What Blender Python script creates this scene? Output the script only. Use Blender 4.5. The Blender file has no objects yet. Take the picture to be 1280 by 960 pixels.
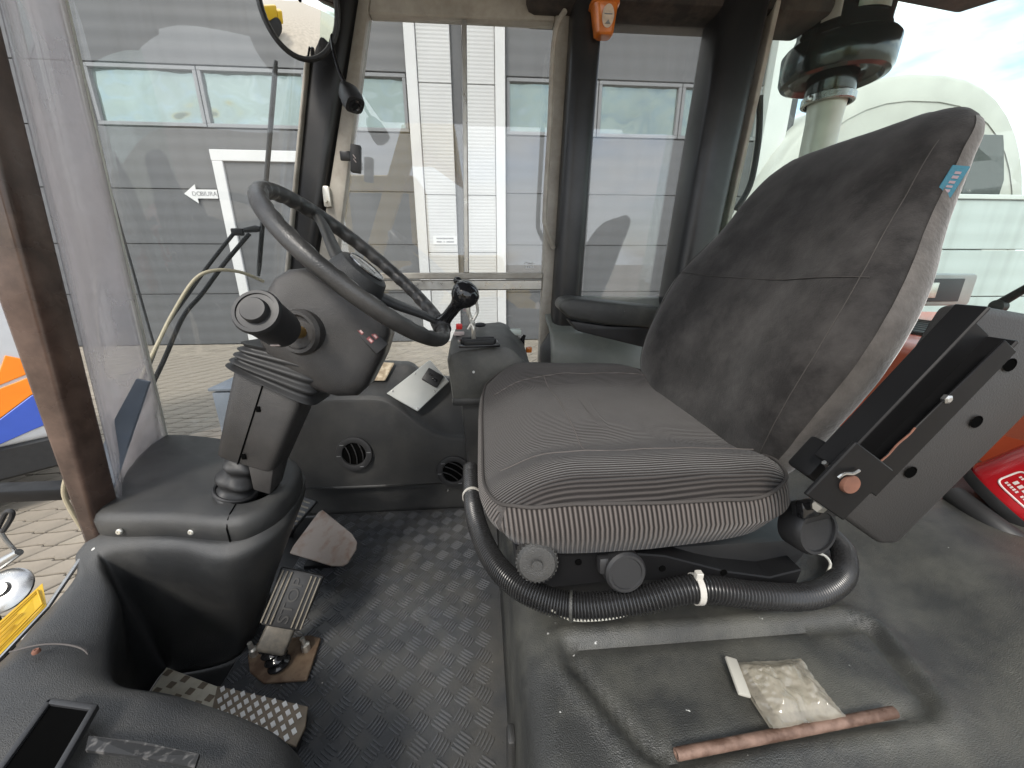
import bpy, bmesh, math, random
from mathutils import Vector, Matrix, noise
random.seed(7)
V = Vector
rad = math.radians
SC = bpy.context.scene
COL = SC.collection

# ------------------------------------------------------------------ camera
FPX, PITCH, YAW = 480.0, rad(17.4), rad(4.5)
CAM = V((0, 0, 0.75))
cd = bpy.data.cameras.new('camera')
cam = bpy.data.objects.new('camera', cd)
COL.objects.link(cam)
cam.location = CAM
cam.rotation_euler = (math.pi / 2 - PITCH, 0, -YAW)
cd.sensor_width = 36.0
cd.lens = FPX / 1280 * 36.0
cd.clip_start = 0.01
cd.clip_end = 2000
SC.camera = cam

# ------------------------------------------------------------------ sky, sun, exposure
SUN_EL, SUN_AZ = rad(48), rad(205)      # azimuth clockwise from +Y : behind the photographer
world = bpy.data.worlds.new('World')
SC.world = world
world.use_nodes = True
wn, wl = world.node_tree.nodes, world.node_tree.links
wn.clear()
w_out = wn.new('ShaderNodeOutputWorld')
w_bg = wn.new('ShaderNodeBackground')
w_bg.inputs['Strength'].default_value = 0.15
w_sky = wn.new('ShaderNodeTexSky')
w_sky.sky_type = 'NISHITA'
w_sky.sun_disc = False
w_sky.sun_elevation = SUN_EL
w_sky.sun_rotation = SUN_AZ
w_sky.dust_density = 2.0
w_co = wn.new('ShaderNodeTexCoord')
w_map = wn.new('ShaderNodeMapping')
w_map.inputs['Scale'].default_value = (1.0, 1.0, 3.2)
w_map.inputs['Rotation'].default_value = (0.15, 0.25, 0.3)
w_noi = wn.new('ShaderNodeTexNoise')
w_noi.inputs['Scale'].default_value = 2.6
w_noi.inputs['Detail'].default_value = 8
w_noi.inputs['Roughness'].default_value = 0.55
w_rmp = wn.new('ShaderNodeValToRGB')
w_rmp.color_ramp.elements[0].position = 0.36
w_rmp.color_ramp.elements[1].position = 0.54
w_mix = wn.new('ShaderNodeMixRGB')
w_mix.inputs['Color2'].default_value = (6.6, 6.9, 7.2, 1)
wl.new(w_co.outputs['Generated'], w_map.inputs['Vector'])
wl.new(w_map.outputs['Vector'], w_noi.inputs['Vector'])
wl.new(w_noi.outputs['Fac'], w_rmp.inputs['Fac'])
wl.new(w_rmp.outputs['Color'], w_mix.inputs['Fac'])
wl.new(w_sky.outputs['Color'], w_mix.inputs['Color1'])
wl.new(w_mix.outputs['Color'], w_bg.inputs['Color'])
wl.new(w_bg.outputs['Background'], w_out.inputs['Surface'])

sl = bpy.data.lights.new('sun', 'SUN')
sl.energy = 1.5
sl.angle = rad(12)
sl.color = (1.0, 0.95, 0.87)
sun = bpy.data.objects.new('sun', sl)
COL.objects.link(sun)
sd = V((math.sin(SUN_AZ) * math.cos(SUN_EL), math.cos(SUN_AZ) * math.cos(SUN_EL), math.sin(SUN_EL)))
sun.rotation_euler = sd.to_track_quat('Z', 'Y').to_euler()
sun.location = (-3, -6, 8)

SC.view_settings.view_transform = 'Standard'
SC.view_settings.look = 'None'
SC.view_settings.gamma = 1
SC.view_settings.use_curve_mapping = False
SC.view_settings.exposure = 1.1
SC.render.engine = 'CYCLES'
SC.cycles.max_bounces = 10
SC.cycles.transparent_max_bounces = 24

# ------------------------------------------------------------------ measuring helper: where a sight line meets a real plane of the cab
_cp, _sp, _cy, _sy = math.cos(PITCH), math.sin(PITCH), math.cos(YAW), math.sin(YAW)
_f = V((_sy * _cp, _cy * _cp, -_sp)); _r = V((_cy, -_sy, 0)); _u = V((_sy * _sp, _cy * _sp, _cp))
def W(u, v, y=None, z=None, x=None):
    d = _f + _r * ((u - 640) / FPX) + _u * ((480 - v) / FPX)
    t = y / d.y if y is not None else ((z - CAM.z) / d.z if z is not None else x / d.x)
    return CAM + d * t

# ------------------------------------------------------------------ materials
MATS = {}
def material(name, col, rough=0.5, metal=0.0, var=0.15, vscale=12.0, bump=0.0, bscale=200.0, col2=None, spread=(0.4, 0.62),
             rvar=0.0, spec=0.5, sheen=0.0, coat=0.0, stripe=None, specks=None, detail=6, dust=None):
    """col2: second colour laid in by noise; specks=(colour, scale, threshold); stripe=(pitch, colour2, depth); dust=(colour, amount, scale)"""
    m = bpy.data.materials.new(name)
    m.use_nodes = True
    n, l = m.node_tree.nodes, m.node_tree.links
    p = n['Principled BSDF']
    co = n.new('ShaderNodeTexCoord')
    nz = n.new('ShaderNodeTexNoise'); nz.inputs['Scale'].default_value = vscale; nz.inputs['Detail'].default_value = detail
    l.new(co.outputs['Object'], nz.inputs['Vector'])
    rp = n.new('ShaderNodeValToRGB')
    a = tuple(max(0, c * (1 - var)) for c in col[:3]) + (1,)
    b = (tuple(min(1, c * (1 + var)) for c in col[:3]) if col2 is None else tuple(col2[:3])) + (1,)
    rp.color_ramp.elements[0].color = a; rp.color_ramp.elements[1].color = b
    rp.color_ramp.elements[0].position, rp.color_ramp.elements[1].position = spread if col2 else (0.3, 0.7)
    l.new(nz.outputs['Fac'], rp.inputs['Fac'])
    cur = rp.outputs['Color']
    height = None
    if stripe:
        at = n.new('ShaderNodeAttribute'); at.attribute_name = 'st'
        mu = n.new('ShaderNodeMath'); mu.operation = 'MULTIPLY'; mu.inputs[1].default_value = 2 * math.pi / stripe[0]
        si = n.new('ShaderNodeMath'); si.operation = 'SINE'
        mr = n.new('ShaderNodeMapRange'); mr.inputs['From Min'].default_value = -0.75; mr.inputs['From Max'].default_value = 0.75
        l.new(at.outputs['Fac'], mu.inputs[0]); l.new(mu.outputs[0], si.inputs[0]); l.new(si.outputs[0], mr.inputs['Value'])
        mx = n.new('ShaderNodeMixRGB'); mx.inputs['Color2'].default_value = tuple(stripe[1]) + (1,)
        l.new(mr.outputs[0], mx.inputs['Fac']); l.new(cur, mx.inputs['Color1']); cur = mx.outputs['Color']
        height = mr.outputs[0]
    if dust:
        n2 = n.new('ShaderNodeTexNoise'); n2.inputs['Scale'].default_value = dust[2]; n2.inputs['Detail'].default_value = 9; n2.inputs['Roughness'].default_value = 0.68
        l.new(co.outputs['Object'], n2.inputs['Vector'])
        r2 = n.new('ShaderNodeMapRange'); r2.inputs['From Min'].default_value = 0.42; r2.inputs['From Max'].default_value = 0.75; r2.inputs['To Max'].default_value = dust[1]
        l.new(n2.outputs['Fac'], r2.inputs['Value'])
        mx = n.new('ShaderNodeMixRGB'); mx.inputs['Color2'].default_value = tuple(dust[0]) + (1,)
        l.new(r2.outputs[0], mx.inputs['Fac']); l.new(cur, mx.inputs['Color1']); cur = mx.outputs['Color']
    if specks:
        vo = n.new('ShaderNodeTexNoise'); vo.inputs['Scale'].default_value = specks[1]; vo.inputs['Detail'].default_value = 3
        l.new(co.outputs['Object'], vo.inputs['Vector'])
        st = n.new('ShaderNodeMapRange'); st.inputs['From Min'].default_value = specks[2]; st.inputs['From Max'].default_value = specks[2] + 0.03
        l.new(vo.outputs['Fac'], st.inputs['Value'])
        mx = n.new('ShaderNodeMixRGB'); mx.inputs['Color2'].default_value = tuple(specks[0]) + (1,)
        l.new(st.outputs[0], mx.inputs['Fac']); l.new(cur, mx.inputs['Color1']); cur = mx.outputs['Color']
    l.new(cur, p.inputs['Base Color'])
    p.inputs['Roughness'].default_value = rough
    p.inputs['Metallic'].default_value = metal
    p.inputs['Specular IOR Level'].default_value = spec
    if sheen:
        p.inputs['Sheen Weight'].default_value = sheen; p.inputs['Sheen Roughness'].default_value = 0.45
    if coat:
        p.inputs['Coat Weight'].default_value = coat; p.inputs['Coat Roughness'].default_value = 0.08
    if rvar:
        mr = n.new('ShaderNodeMapRange'); mr.inputs['To Min'].default_value = max(0.02, rough - rvar); mr.inputs['To Max'].default_value = min(1, rough + rvar)
        mr.inputs['From Min'].default_value = 0.3; mr.inputs['From Max'].default_value = 0.7
        n3 = n.new('ShaderNodeTexNoise'); n3.inputs['Scale'].default_value = vscale * 1.7; n3.inputs['Detail'].default_value = 8
        l.new(co.outputs['Object'], n3.inputs['Vector'])
        l.new(n3.outputs['Fac'], mr.inputs['Value']); l.new(mr.outputs[0], p.inputs['Roughness'])
    if bump or stripe:
        bp = n.new('ShaderNodeBump')
        bp.inputs['Strength'].default_value = stripe[2] if stripe else bump
        bp.inputs['Distance'].default_value = 0.0015
        if height is None:
            nb = n.new('ShaderNodeTexNoise'); nb.inputs['Scale'].default_value = bscale; nb.inputs['Detail'].default_value = 3
            l.new(co.outputs['Object'], nb.inputs['Vector']); height = nb.outputs['Fac']
        l.new(height, bp.inputs['Height']); l.new(bp.outputs['Normal'], p.inputs['Normal'])
    MATS[name] = m
    return m

def glass(name, tint=(0.955, 0.968, 0.966), film=0.03, fcol=(0.6, 0.6, 0.58), fscale=4.0, fmax=0.0, refl=1.0, mid=0.5):
    """thin pane: clear transmission + fresnel reflection + a little dust film"""
    m = bpy.data.materials.new(name); m.use_nodes = True
    n, l = m.node_tree.nodes, m.node_tree.links
    n.remove(n['Principled BSDF'])
    out = n['Material Output']
    tr = n.new('ShaderNodeBsdfTransparent'); tr.inputs['Color'].default_value = tint + (1,)
    gl = n.new('ShaderNodeBsdfGlossy'); gl.inputs['Roughness'].default_value = 0.0
    lw = n.new('ShaderNodeLayerWeight'); lw.inputs['Blend'].default_value = 0.5
    pw5 = n.new('ShaderNodeMath'); pw5.operation = 'POWER'; pw5.inputs[1].default_value = 5.0
    l.new(lw.outputs['Facing'], pw5.inputs[0])
    mu = n.new('ShaderNodeMath'); mu.operation = 'MULTIPLY_ADD'; mu.inputs[1].default_value = 0.9; mu.inputs[2].default_value = 0.04 * refl; mu.use_clamp = True
    l.new(pw5.outputs[0], mu.inputs[0])
    m1 = n.new('ShaderNodeMixShader'); l.new(mu.outputs[0], m1.inputs[0]); l.new(tr.outputs[0], m1.inputs[1]); l.new(gl.outputs[0], m1.inputs[2])
    df = n.new('ShaderNodeBsdfDiffuse'); df.inputs['Color'].default_value = fcol + (1,)
    tl = n.new('ShaderNodeBsdfTranslucent'); tl.inputs['Color'].default_value = fcol + (1,)
    ad = n.new('ShaderNodeMixShader'); ad.inputs[0].default_value = 0.5
    l.new(df.outputs[0], ad.inputs[1]); l.new(tl.outputs[0], ad.inputs[2])
    co = n.new('ShaderNodeTexCoord'); nz = n.new('ShaderNodeTexNoise'); nz.inputs['Scale'].default_value = fscale; nz.inputs['Detail'].default_value = 7
    l.new(co.outputs['Object'], nz.inputs['Vector'])
    mr = n.new('ShaderNodeMapRange'); mr.inputs['From Min'].default_value = mid - 0.12; mr.inputs['From Max'].default_value = mid + 0.2
    mr.inputs['To Min'].default_value = film; mr.inputs['To Max'].default_value = film + fmax
    l.new(nz.outputs['Fac'], mr.inputs['Value'])
    m2 = n.new('ShaderNodeMixShader'); l.new(mr.outputs[0], m2.inputs[0]); l.new(m1.outputs[0], m2.inputs[1]); l.new(ad.outputs[0], m2.inputs[2])
    l.new(m2.outputs[0], out.inputs['Surface'])
    MATS[name] = m
    return m

material('plastic', (0.026, 0.0265, 0.027), 0.40, var=0.18, vscale=6, bump=0.6, bscale=900, rvar=0.12, dust=((0.13, 0.122, 0.105), 0.32, 5))
material('plastic_dusty', (0.03, 0.0305, 0.029), 0.40, var=0.2, vscale=5, bump=0.65, bscale=800, rvar=0.13, dust=((0.15, 0.146, 0.12), 0.6, 6), specks=((0.4, 0.4, 0.38), 110, 0.745))
material('plastic_smooth', (0.016, 0.016, 0.017), 0.5, var=0.15, vscale=9, rvar=0.08, bump=0.1, bscale=300)
material('column_plastic', (0.024, 0.0228, 0.0224), 0.38, var=0.15, vscale=6, bump=0.55, bscale=950, rvar=0.12, dust=((0.11, 0.10, 0.09), 0.35, 7))
material('gloss_black', (0.012, 0.012, 0.013), 0.12, var=0.2, vscale=8, rvar=0.05)
material('hole_seam_shade', (0.003, 0.003, 0.003), 0.9, var=0.2, spec=0.0)  # flat black that paints the shade inside holes and joints
material('rubber', (0.016, 0.016, 0.0165), 0.55, var=0.2, vscale=20, rvar=0.08)
material('mat_rubber', (0.036, 0.038, 0.041), 0.36, var=0.22, vscale=9, bump=0.3, bscale=300, rvar=0.12, dust=((0.12, 0.11, 0.09), 0.5, 6), specks=((0.4, 0.38, 0.35), 110, 0.745))
material('mat_bar_highlight', (0.07, 0.073, 0.079), 0.30, var=0.2, vscale=9, rvar=0.1, dust=((0.13, 0.12, 0.10), 0.4, 6))  # paler than the mat, bar highlights painted into the rubber colour
material('painted_steel', (0.008, 0.008, 0.0085), 0.42, var=0.2, vscale=12, rvar=0.1, spec=0.14)
material('board_plastic', (0.021, 0.02, 0.0195), 0.55, var=0.1, vscale=10, bump=0.3, bscale=600)
material('bare_rust', (0.13, 0.055, 0.034), 0.75, var=0.3, vscale=60)
material('frame_paint', (0.013, 0.013, 0.0135), 0.38, var=0.15, vscale=5, rvar=0.06, dust=((0.08, 0.075, 0.07), 0.25, 6))
material('brown_pillar', (0.05, 0.031, 0.024), 0.30, var=0.35, vscale=7, rvar=0.12, dust=((0.19, 0.125, 0.095), 0.7, 9))
material('grey_seal', (0.36, 0.335, 0.29), 0.5, var=0.12, vscale=20, dust=((0.18, 0.15, 0.11), 0.5, 30))
material('alu', (0.5, 0.49, 0.46), 0.34, metal=0.75, var=0.08, vscale=30, rvar=0.1, dust=((0.4, 0.36, 0.28), 0.4, 20))
material('alu_plate', (0.42, 0.43, 0.41), 0.34, metal=0.35, var=0.03, vscale=40)
material('checker_alu', (0.62, 0.58, 0.47), 0.42, metal=0.1, var=0.12, vscale=40, rvar=0.1, dust=((0.38, 0.30, 0.18), 0.5, 25))
material('stud_alu', (0.8, 0.79, 0.76), 0.35, metal=0.1, var=0.08, vscale=60)
material('checker_recess', (0.2, 0.16, 0.115), 0.5, metal=0.1, var=0.2, vscale=40)
material('steel', (0.42, 0.42, 0.41), 0.28, metal=0.9, var=0.15, vscale=30, rvar=0.1)
material('zinc', (0.62, 0.60, 0.54), 0.35, metal=0.7, var=0.15, vscale=60)
material('brass', (0.42, 0.27, 0.09), 0.35, metal=0.8, var=0.2, vscale=60)
material('rusty_plate', (0.33, 0.27, 0.225), 0.52, metal=0.1, col2=(0.21, 0.12, 0.075), vscale=34, spread=(0.5, 0.75), bump=0.3, bscale=160)
material('rust_base', (0.085, 0.047, 0.026), 0.8, col2=(0.14, 0.097, 0.062), vscale=40, bump=0.6, bscale=140)
material('rust_pipe', (0.1, 0.055, 0.037), 0.6, metal=0.2, col2=(0.19, 0.12, 0.09), vscale=60, bump=0.5, bscale=260)
material('pedal_rubber', (0.14, 0.125, 0.1), 0.6, var=0.25, vscale=50, dust=((0.35, 0.29, 0.2), 0.6, 30))
material('pedal_letter', (0.03, 0.028, 0.025), 0.5, var=0.2, vscale=60)
material('pedal_arm', (0.085, 0.08, 0.072), 0.45, metal=0.4, var=0.2, vscale=40, dust=((0.3, 0.26, 0.2), 0.5, 30))
material('hose', (0.018, 0.018, 0.0185), 0.28, var=0.1, vscale=20, rvar=0.05)
material('tie_white', (0.45, 0.43, 0.39), 0.5, var=0.1, vscale=50)
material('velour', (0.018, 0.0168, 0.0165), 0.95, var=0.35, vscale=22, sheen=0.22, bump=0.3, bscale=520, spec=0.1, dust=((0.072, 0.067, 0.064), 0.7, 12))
material('velour_side_lit', (0.06, 0.054, 0.05), 0.95, var=0.35, vscale=40, sheen=0.7, bump=0.5, bscale=200, spec=0.1, dust=((0.15, 0.138, 0.126), 0.6, 14))  # paler velour, light on the near side put into the colour
material('cord_top', (0.016, 0.014, 0.0135), 0.9, var=0.2, vscale=14, sheen=0.14, spec=0.12, stripe=(0.0046, (0.056, 0.050, 0.047), 0.8))
material('cord_border', (0.017, 0.0145, 0.0135), 0.9, var=0.2, vscale=14, sheen=0.14, spec=0.12, stripe=(0.0052, (0.12, 0.106, 0.098), 0.8))
material('thread', (0.09, 0.08, 0.075), 0.9, var=0.1)
material('thread_dark', (0.045, 0.04, 0.037), 0.9, var=0.1)
material('tag_blue', (0.022, 0.12, 0.17), 0.7, var=0.1, vscale=300, bump=0.3, bscale=900)
material('tag_print', (0.24, 0.18, 0.2), 0.7)
material('paper', (0.36, 0.345, 0.3), 0.55, var=0.08, vscale=25)
material('white_print', (0.6, 0.6, 0.585), 0.6, var=0.03)
material('black_print', (0.03, 0.03, 0.035), 0.6)
material('grey_print', (0.20, 0.20, 0.20), 0.6)
material('yellow', (0.55, 0.34, 0.012), 0.4, var=0.06, vscale=20)
material('yellow_dark', (0.48, 0.28, 0.01), 0.5)
material('orange_plastic', (0.55, 0.15, 0.02), 0.25, var=0.25, vscale=40, coat=0.4)
material('red_paint', (0.36, 0.009, 0.014), 0.22, var=0.1, vscale=20, coat=0.5)
material('red_button', (0.70, 0.03, 0.03), 0.35)
material('label_white', (0.55, 0.47, 0.45), 0.5)
material('cable_cream', (0.36, 0.31, 0.21), 0.55, var=0.12, vscale=30)
material('blue_steel', (0.12, 0.14, 0.17), 0.4, metal=0.1, var=0.15, vscale=15, rvar=0.08, dust=((0.2, 0.2, 0.2), 0.3, 12))
material('roof_lining', (0.02, 0.017, 0.015), 0.85, var=0.25, vscale=20, dust=((0.14, 0.10, 0.08), 0.5, 14))
# outside
material('wall_grey', (0.084, 0.086, 0.089), 0.5, var=0.06, vscale=0.6, bump=0.12, bscale=70)
material('wall_trim', (0.17, 0.174, 0.178), 0.5, var=0.05)
material('wall_white', (0.55, 0.55, 0.54), 0.5, var=0.05, vscale=1.2)
material('wall_dark', (0.06, 0.062, 0.066), 0.6, var=0.08)
material('pale_wall', (0.44, 0.47, 0.47), 0.5, var=0.04, vscale=0.8)
material('tarp', (0.44, 0.43, 0.4), 0.65, var=0.08, vscale=1.4, bump=0.2, bscale=6)
material('interior_shade', (0.05, 0.056, 0.054), 0.7, var=0.2)  # dark colour standing in for shaded interiors
material('paver', (0.225, 0.195, 0.155), 0.9, var=0.22, vscale=3.5, bump=0.4, bscale=90, dust=((0.36, 0.32, 0.25), 0.5, 1.5))
material('yard', (0.36, 0.31, 0.25), 0.95, var=0.15, vscale=2, bump=0.3, bscale=40)
material('joint_sand', (0.07, 0.058, 0.043), 0.95, var=0.2, vscale=8)
material('hood_red', (0.5, 0.075, 0.03), 0.35, var=0.08, coat=0.3)
material('van_white', (0.55, 0.56, 0.57), 0.35, var=0.04)
material('van_orange', (0.80, 0.22, 0.01), 0.4, var=0.04)
material('van_blue', (0.04, 0.09, 0.42), 0.4, var=0.04)
material('pre_green', (0.011, 0.015, 0.0148), 0.18, var=0.15, vscale=14, coat=0.3, rvar=0.05)
material('pre_label', (0.28, 0.33, 0.29), 0.4, var=0.3, vscale=30)
material('console_grey', (0.055, 0.056, 0.053), 0.5, var=0.2, vscale=8, bump=0.5, bscale=420, rvar=0.1, dust=((0.15, 0.145, 0.125), 0.5, 10))
material('sill_window_lit', (0.15, 0.16, 0.145), 0.4, var=0.15, vscale=8, bump=0.4, bscale=300, rvar=0.1, dust=((0.3, 0.3, 0.26), 0.4, 9))  # lightened plastic, window light painted into its colour
material('pipe_pale', (0.55, 0.54, 0.48), 0.45, metal=0.3, var=0.1, vscale=20)
glass('glass_clear', film=0.02, fmax=0.03, fscale=5)
glass('glass_door', film=0.055, fmax=0.09, fscale=2.2, refl=2.0)
glass('glass_rear', tint=(0.90, 0.965, 0.935), film=0.008, fmax=0.02, fscale=4)
glass('glass_dusty', tint=(0.78, 0.80, 0.83), film=0.26, fcol=(0.50, 0.47, 0.47), fmax=0.50, fscale=5.0, refl=1.5)
glass('plastic_clear', tint=(0.93, 0.91, 0.85), film=0.34, fcol=(0.52, 0.48, 0.40), fmax=0.45, fscale=45, refl=2.6)
def pane_material(name, tint, rough=0.06):
    m = material(name, tint, rough, var=0.12, vscale=0.9, spec=0.9, detail=3)
    m.node_tree.nodes['Principled BSDF'].inputs['Metallic'].default_value = 0.55
    n, l = m.node_tree.nodes, m.node_tree.links
    b = n.new('ShaderNodeBump'); b.inputs['Strength'].default_value = 0.6; b.inputs['Distance'].default_value = 0.3
    t = n.new('ShaderNodeTexNoise'); t.inputs['Scale'].default_value = 0.9; t.inputs['Detail'].default_value = 2
    c = n.new('ShaderNodeTexCoord')
    l.new(c.outputs['Object'], t.inputs['Vector']); l.new(t.outputs['Fac'], b.inputs['Height']); l.new(b.outputs['Normal'], n['Principled BSDF'].inputs['Normal'])
pane_material('mirror_pane', (0.21, 0.265, 0.245))
material('mirror_glass', (0.85, 0.87, 0.86), 0.02, metal=1.0, var=0.01)
def ribbed(name, col, pitch):
    m = material(name, col, 0.5, var=0.04, vscale=1.2)
    n, l = m.node_tree.nodes, m.node_tree.links
    w = n.new('ShaderNodeTexWave'); w.wave_type = 'BANDS'; w.bands_direction = 'Z'; w.inputs['Scale'].default_value = 0.314 / pitch
    c = n.new('ShaderNodeTexCoord'); l.new(c.outputs['Object'], w.inputs['Vector'])
    b = n.new('ShaderNodeBump'); b.inputs['Strength'].default_value = 0.25; b.inputs['Distance'].default_value = 0.012
    l.new(w.outputs['Fac'], b.inputs['Height']); l.new(b.outputs['Normal'], n['Principled BSDF'].inputs['Normal'])
def streaked(name):
    m = MATS[name]; n, l = m.node_tree.nodes, m.node_tree.links
    p = n['Principled BSDF']; src = p.inputs['Base Color'].links[0].from_socket
    c = n.new('ShaderNodeTexCoord'); mp = n.new('ShaderNodeMapping'); mp.inputs['Scale'].default_value = (5.0, 1.0, 0.22)
    t = n.new('ShaderNodeTexNoise'); t.inputs['Scale'].default_value = 1.0; t.inputs['Detail'].default_value = 8
    r = n.new('ShaderNodeMapRange'); r.inputs['From Min'].default_value = 0.45; r.inputs['From Max'].default_value = 0.8; r.inputs['To Max'].default_value = 0.45
    x = n.new('ShaderNodeMixRGB'); x.blend_type = 'MULTIPLY'; x.inputs['Color2'].default_value = (0.62, 0.61, 0.58, 1)
    l.new(c.outputs['Object'], mp.inputs['Vector']); l.new(mp.outputs['Vector'], t.inputs['Vector']); l.new(t.outputs['Fac'], r.inputs['Value'])
    l.new(r.outputs[0], x.inputs['Fac']); l.new(src, x.inputs['Color1']); l.new(x.outputs['Color'], p.inputs['Base Color'])
    w = n.new('ShaderNodeTexWave'); w.wave_type = 'BANDS'; w.bands_direction = 'Z'; w.inputs['Scale'].default_value = 0.314 / 0.28
    b = n.new('ShaderNodeBump'); b.inputs['Strength'].default_value = 0.12; b.inputs['Distance'].default_value = 0.03
    l.new(c.outputs['Object'], w.inputs['Vector']); l.new(w.outputs['Fac'], b.inputs['Height']); l.new(b.outputs['Normal'], p.inputs['Normal'])
streaked('wall_grey'); streaked('pale_wall')
ribbed('rib_white', (0.46, 0.46, 0.45), 0.07)

# ------------------------------------------------------------------ mesh helpers
ABS = {}
def frame(o, x, z):
    """4x4 with origin o, local x near `x`, local z along `z`"""
    z = V(z).normalized(); x = V(x); x = (x - z * x.dot(z)).normalized(); y = z.cross(x)
    m = Matrix((x, y, z)).transposed().to_4x4(); m.translation = V(o)
    return m

class B:
    def __init__(s): s.bm = bmesh.new()
    def _new(s, verts, faces):
        vs = [s.bm.verts.new(v) for v in verts]
        out = []
        for f in faces:
            try: out.append(s.bm.faces.new([vs[i] for i in f]))
            except ValueError: pass
        return vs, out
    def box(s, c, size, M=None, bev=0.0, seg=2):
        hx, hy, hz = (k / 2 for k in size); c = V(c)
        P = [V((a * hx, b * hy, d * hz)) + c for a in (-1, 1) for b in (-1, 1) for d in (-1, 1)]
        if M is not None: P = [M @ p for p in P]
        vs, fs = s._new(P, [(0, 1, 3, 2), (4, 6, 7, 5), (0, 4, 5, 1), (2, 3, 7, 6), (0, 2, 6, 4), (1, 5, 7, 3)])
        if bev: s._bev(vs, bev, seg)
        return s
    def _bev(s, vs, bev, seg):
        es = list({e for v in vs for e in v.link_edges})
        bmesh.ops.bevel(s.bm, geom=es, offset=bev, segments=seg, affect='EDGES', profile=0.5, clamp_overlap=True)
    def hexa(s, P, bev=0.0, seg=2):
        """8 corners: bottom 4 (ccw) then top 4"""
        vs, fs = s._new([V(p) for p in P], [(3, 2, 1, 0), (4, 5, 6, 7), (0, 1, 5, 4), (1, 2, 6, 5), (2, 3, 7, 6), (3, 0, 4, 7)])
        if bev: s._bev(vs, bev, seg)
        return s
    def prism(s, poly, ext, bev=0.0, seg=2):
        """closed polygon of 3D points extruded by vector ext"""
        ext = V(ext); n = len(poly); P = [V(p) for p in poly]
        vs, fs = s._new(P + [p + ext for p in P], [tuple(range(n))[::-1], tuple(range(n, 2 * n))] + [(i, (i + 1) % n, n + (i + 1) % n, n + i) for i in range(n)])
        bmesh.ops.recalc_face_normals(s.bm, faces=fs)
        if bev: s._bev(vs, bev, seg)
        return s
    def loft(s, rings, cap=True, closed=True):
        n = len(rings[0]); vs = [s.bm.verts.new(V(p)) for r in rings for p in r]
        for i in range(len(rings) - 1):
            for j in range(n if closed else n - 1):
                k = (j + 1) % n
                try: s.bm.faces.new((vs[i * n + j], vs[i * n + k], vs[(i + 1) * n + k], vs[(i + 1) * n + j]))
                except ValueError: pass
        if cap and closed:
            s.bm.faces.new(vs[:n][::-1]); s.bm.faces.new(vs[-n:])
        return s
    def tube(s, pts, r, seg=12, cap=True, closed=False):
        pts = [V(p) for p in pts]; n = len(pts)
        rs = r if isinstance(r, (list, tuple)) else [r] * n
        rings, nrm = [], None
        for i, p in enumerate(pts):
            if closed: t = pts[(i + 1) % n] - pts[i - 1]
            else: t = pts[min(i + 1, n - 1)] - pts[max(i - 1, 0)]
            if t.length < 1e-9: t = V((0, 0, 1))
            t.normalize()
            if nrm is None:
                nrm = t.orthogonal().normalized()
            nrm = (nrm - t * nrm.dot(t)).normalized()
            b = t.cross(nrm)
            rings.append([p + (nrm * math.cos(a) + b * math.sin(a)) * rs[i] for a in (2 * math.pi * k / seg for k in range(seg))])
        if closed: rings.append(rings[0])
        return s.loft(rings, cap=cap and not closed)
    def lathe(s, prof, M, seg=24, cap=True):
        """profile (r, h) turned about local z of M"""
        rings = [[M @ V((max(r, 1e-4) * math.cos(a), max(r, 1e-4) * math.sin(a), h)) for a in (2 * math.pi * k / seg for k in range(seg))] for r, h in prof]
        return s.loft(rings, cap=cap)
    def grid(s, rows, flip=False):
        return s.loft(rows, cap=False, closed=False)
    def sphere(s, c, r, seg=12, M=None, sc=(1, 1, 1)):
        c = V(c)
        pr = [(max(1e-4, math.sin(math.pi * i / seg)), -math.cos(math.pi * i / seg)) for i in range(seg + 1)]
        M = M or Matrix.Identity(4)
        rings = [[M @ (c + V((q * math.cos(a) * sc[0], q * math.sin(a) * sc[1], h * sc[2])) * r) for a in (2 * math.pi * k / (seg * 2) for k in range(seg * 2))] for q, h in pr]
        return s.loft(rings)

def empty(name, loc, label, cat, group=None):
    o = bpy.data.objects.new(name, None); COL.objects.link(o)
    o.location = V(loc); o.empty_display_size = 0.05
    ABS[o] = V(loc)
    tag(o, label, cat, group)
    return o
def tag(o, label=None, cat=None, group=None, kind=None):
    if label: o['label'] = label
    if cat: o['category'] = cat
    if group: o['group'] = group
    if kind: o['kind'] = kind
    return o
def obj(name, b, mat, parent=None, loc=None, smooth=35, st=None, solid=0.0, kind=None, label=None, sub=0):
    bm = b.bm
    bmesh.ops.remove_doubles(bm, verts=bm.verts, dist=1e-6)
    bmesh.ops.recalc_face_normals(bm, faces=bm.faces)
    if parent is not None: base = ABS[parent]
    elif loc is not None: base = V(loc)
    else:
        xs = [v.co for v in bm.verts]
        base = V((sum(p.x for p in xs) / len(xs), sum(p.y for p in xs) / len(xs), min(p.z for p in xs)))
    stv = [st(v.co.copy()) for v in bm.verts] if st else None
    for v in bm.verts: v.co -= base
    me = bpy.data.meshes.new(name); bm.to_mesh(me); bm.free()
    me.materials.append(MATS[mat] if isinstance(mat, str) else mat)
    if stv:
        at = me.attributes.new('st', 'FLOAT', 'POINT'); at.data.foreach_set('value', stv)
    if smooth is not None:
        me.shade_smooth(); me.set_sharp_from_angle(angle=rad(smooth))
    o = bpy.data.objects.new(name, me); COL.objects.link(o)
    ABS[o] = base
    if parent is not None: o.parent = parent
    else: o.location = base
    if solid:
        md = o.modifiers.new('thick', 'SOLIDIFY'); md.thickness = solid; md.offset = -1
    if sub:
        md = o.modifiers.new('sub', 'SUBSURF'); md.levels = sub; md.render_levels = sub
    if kind: o['kind'] = kind
    if label: o['label'] = label
    return o
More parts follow.
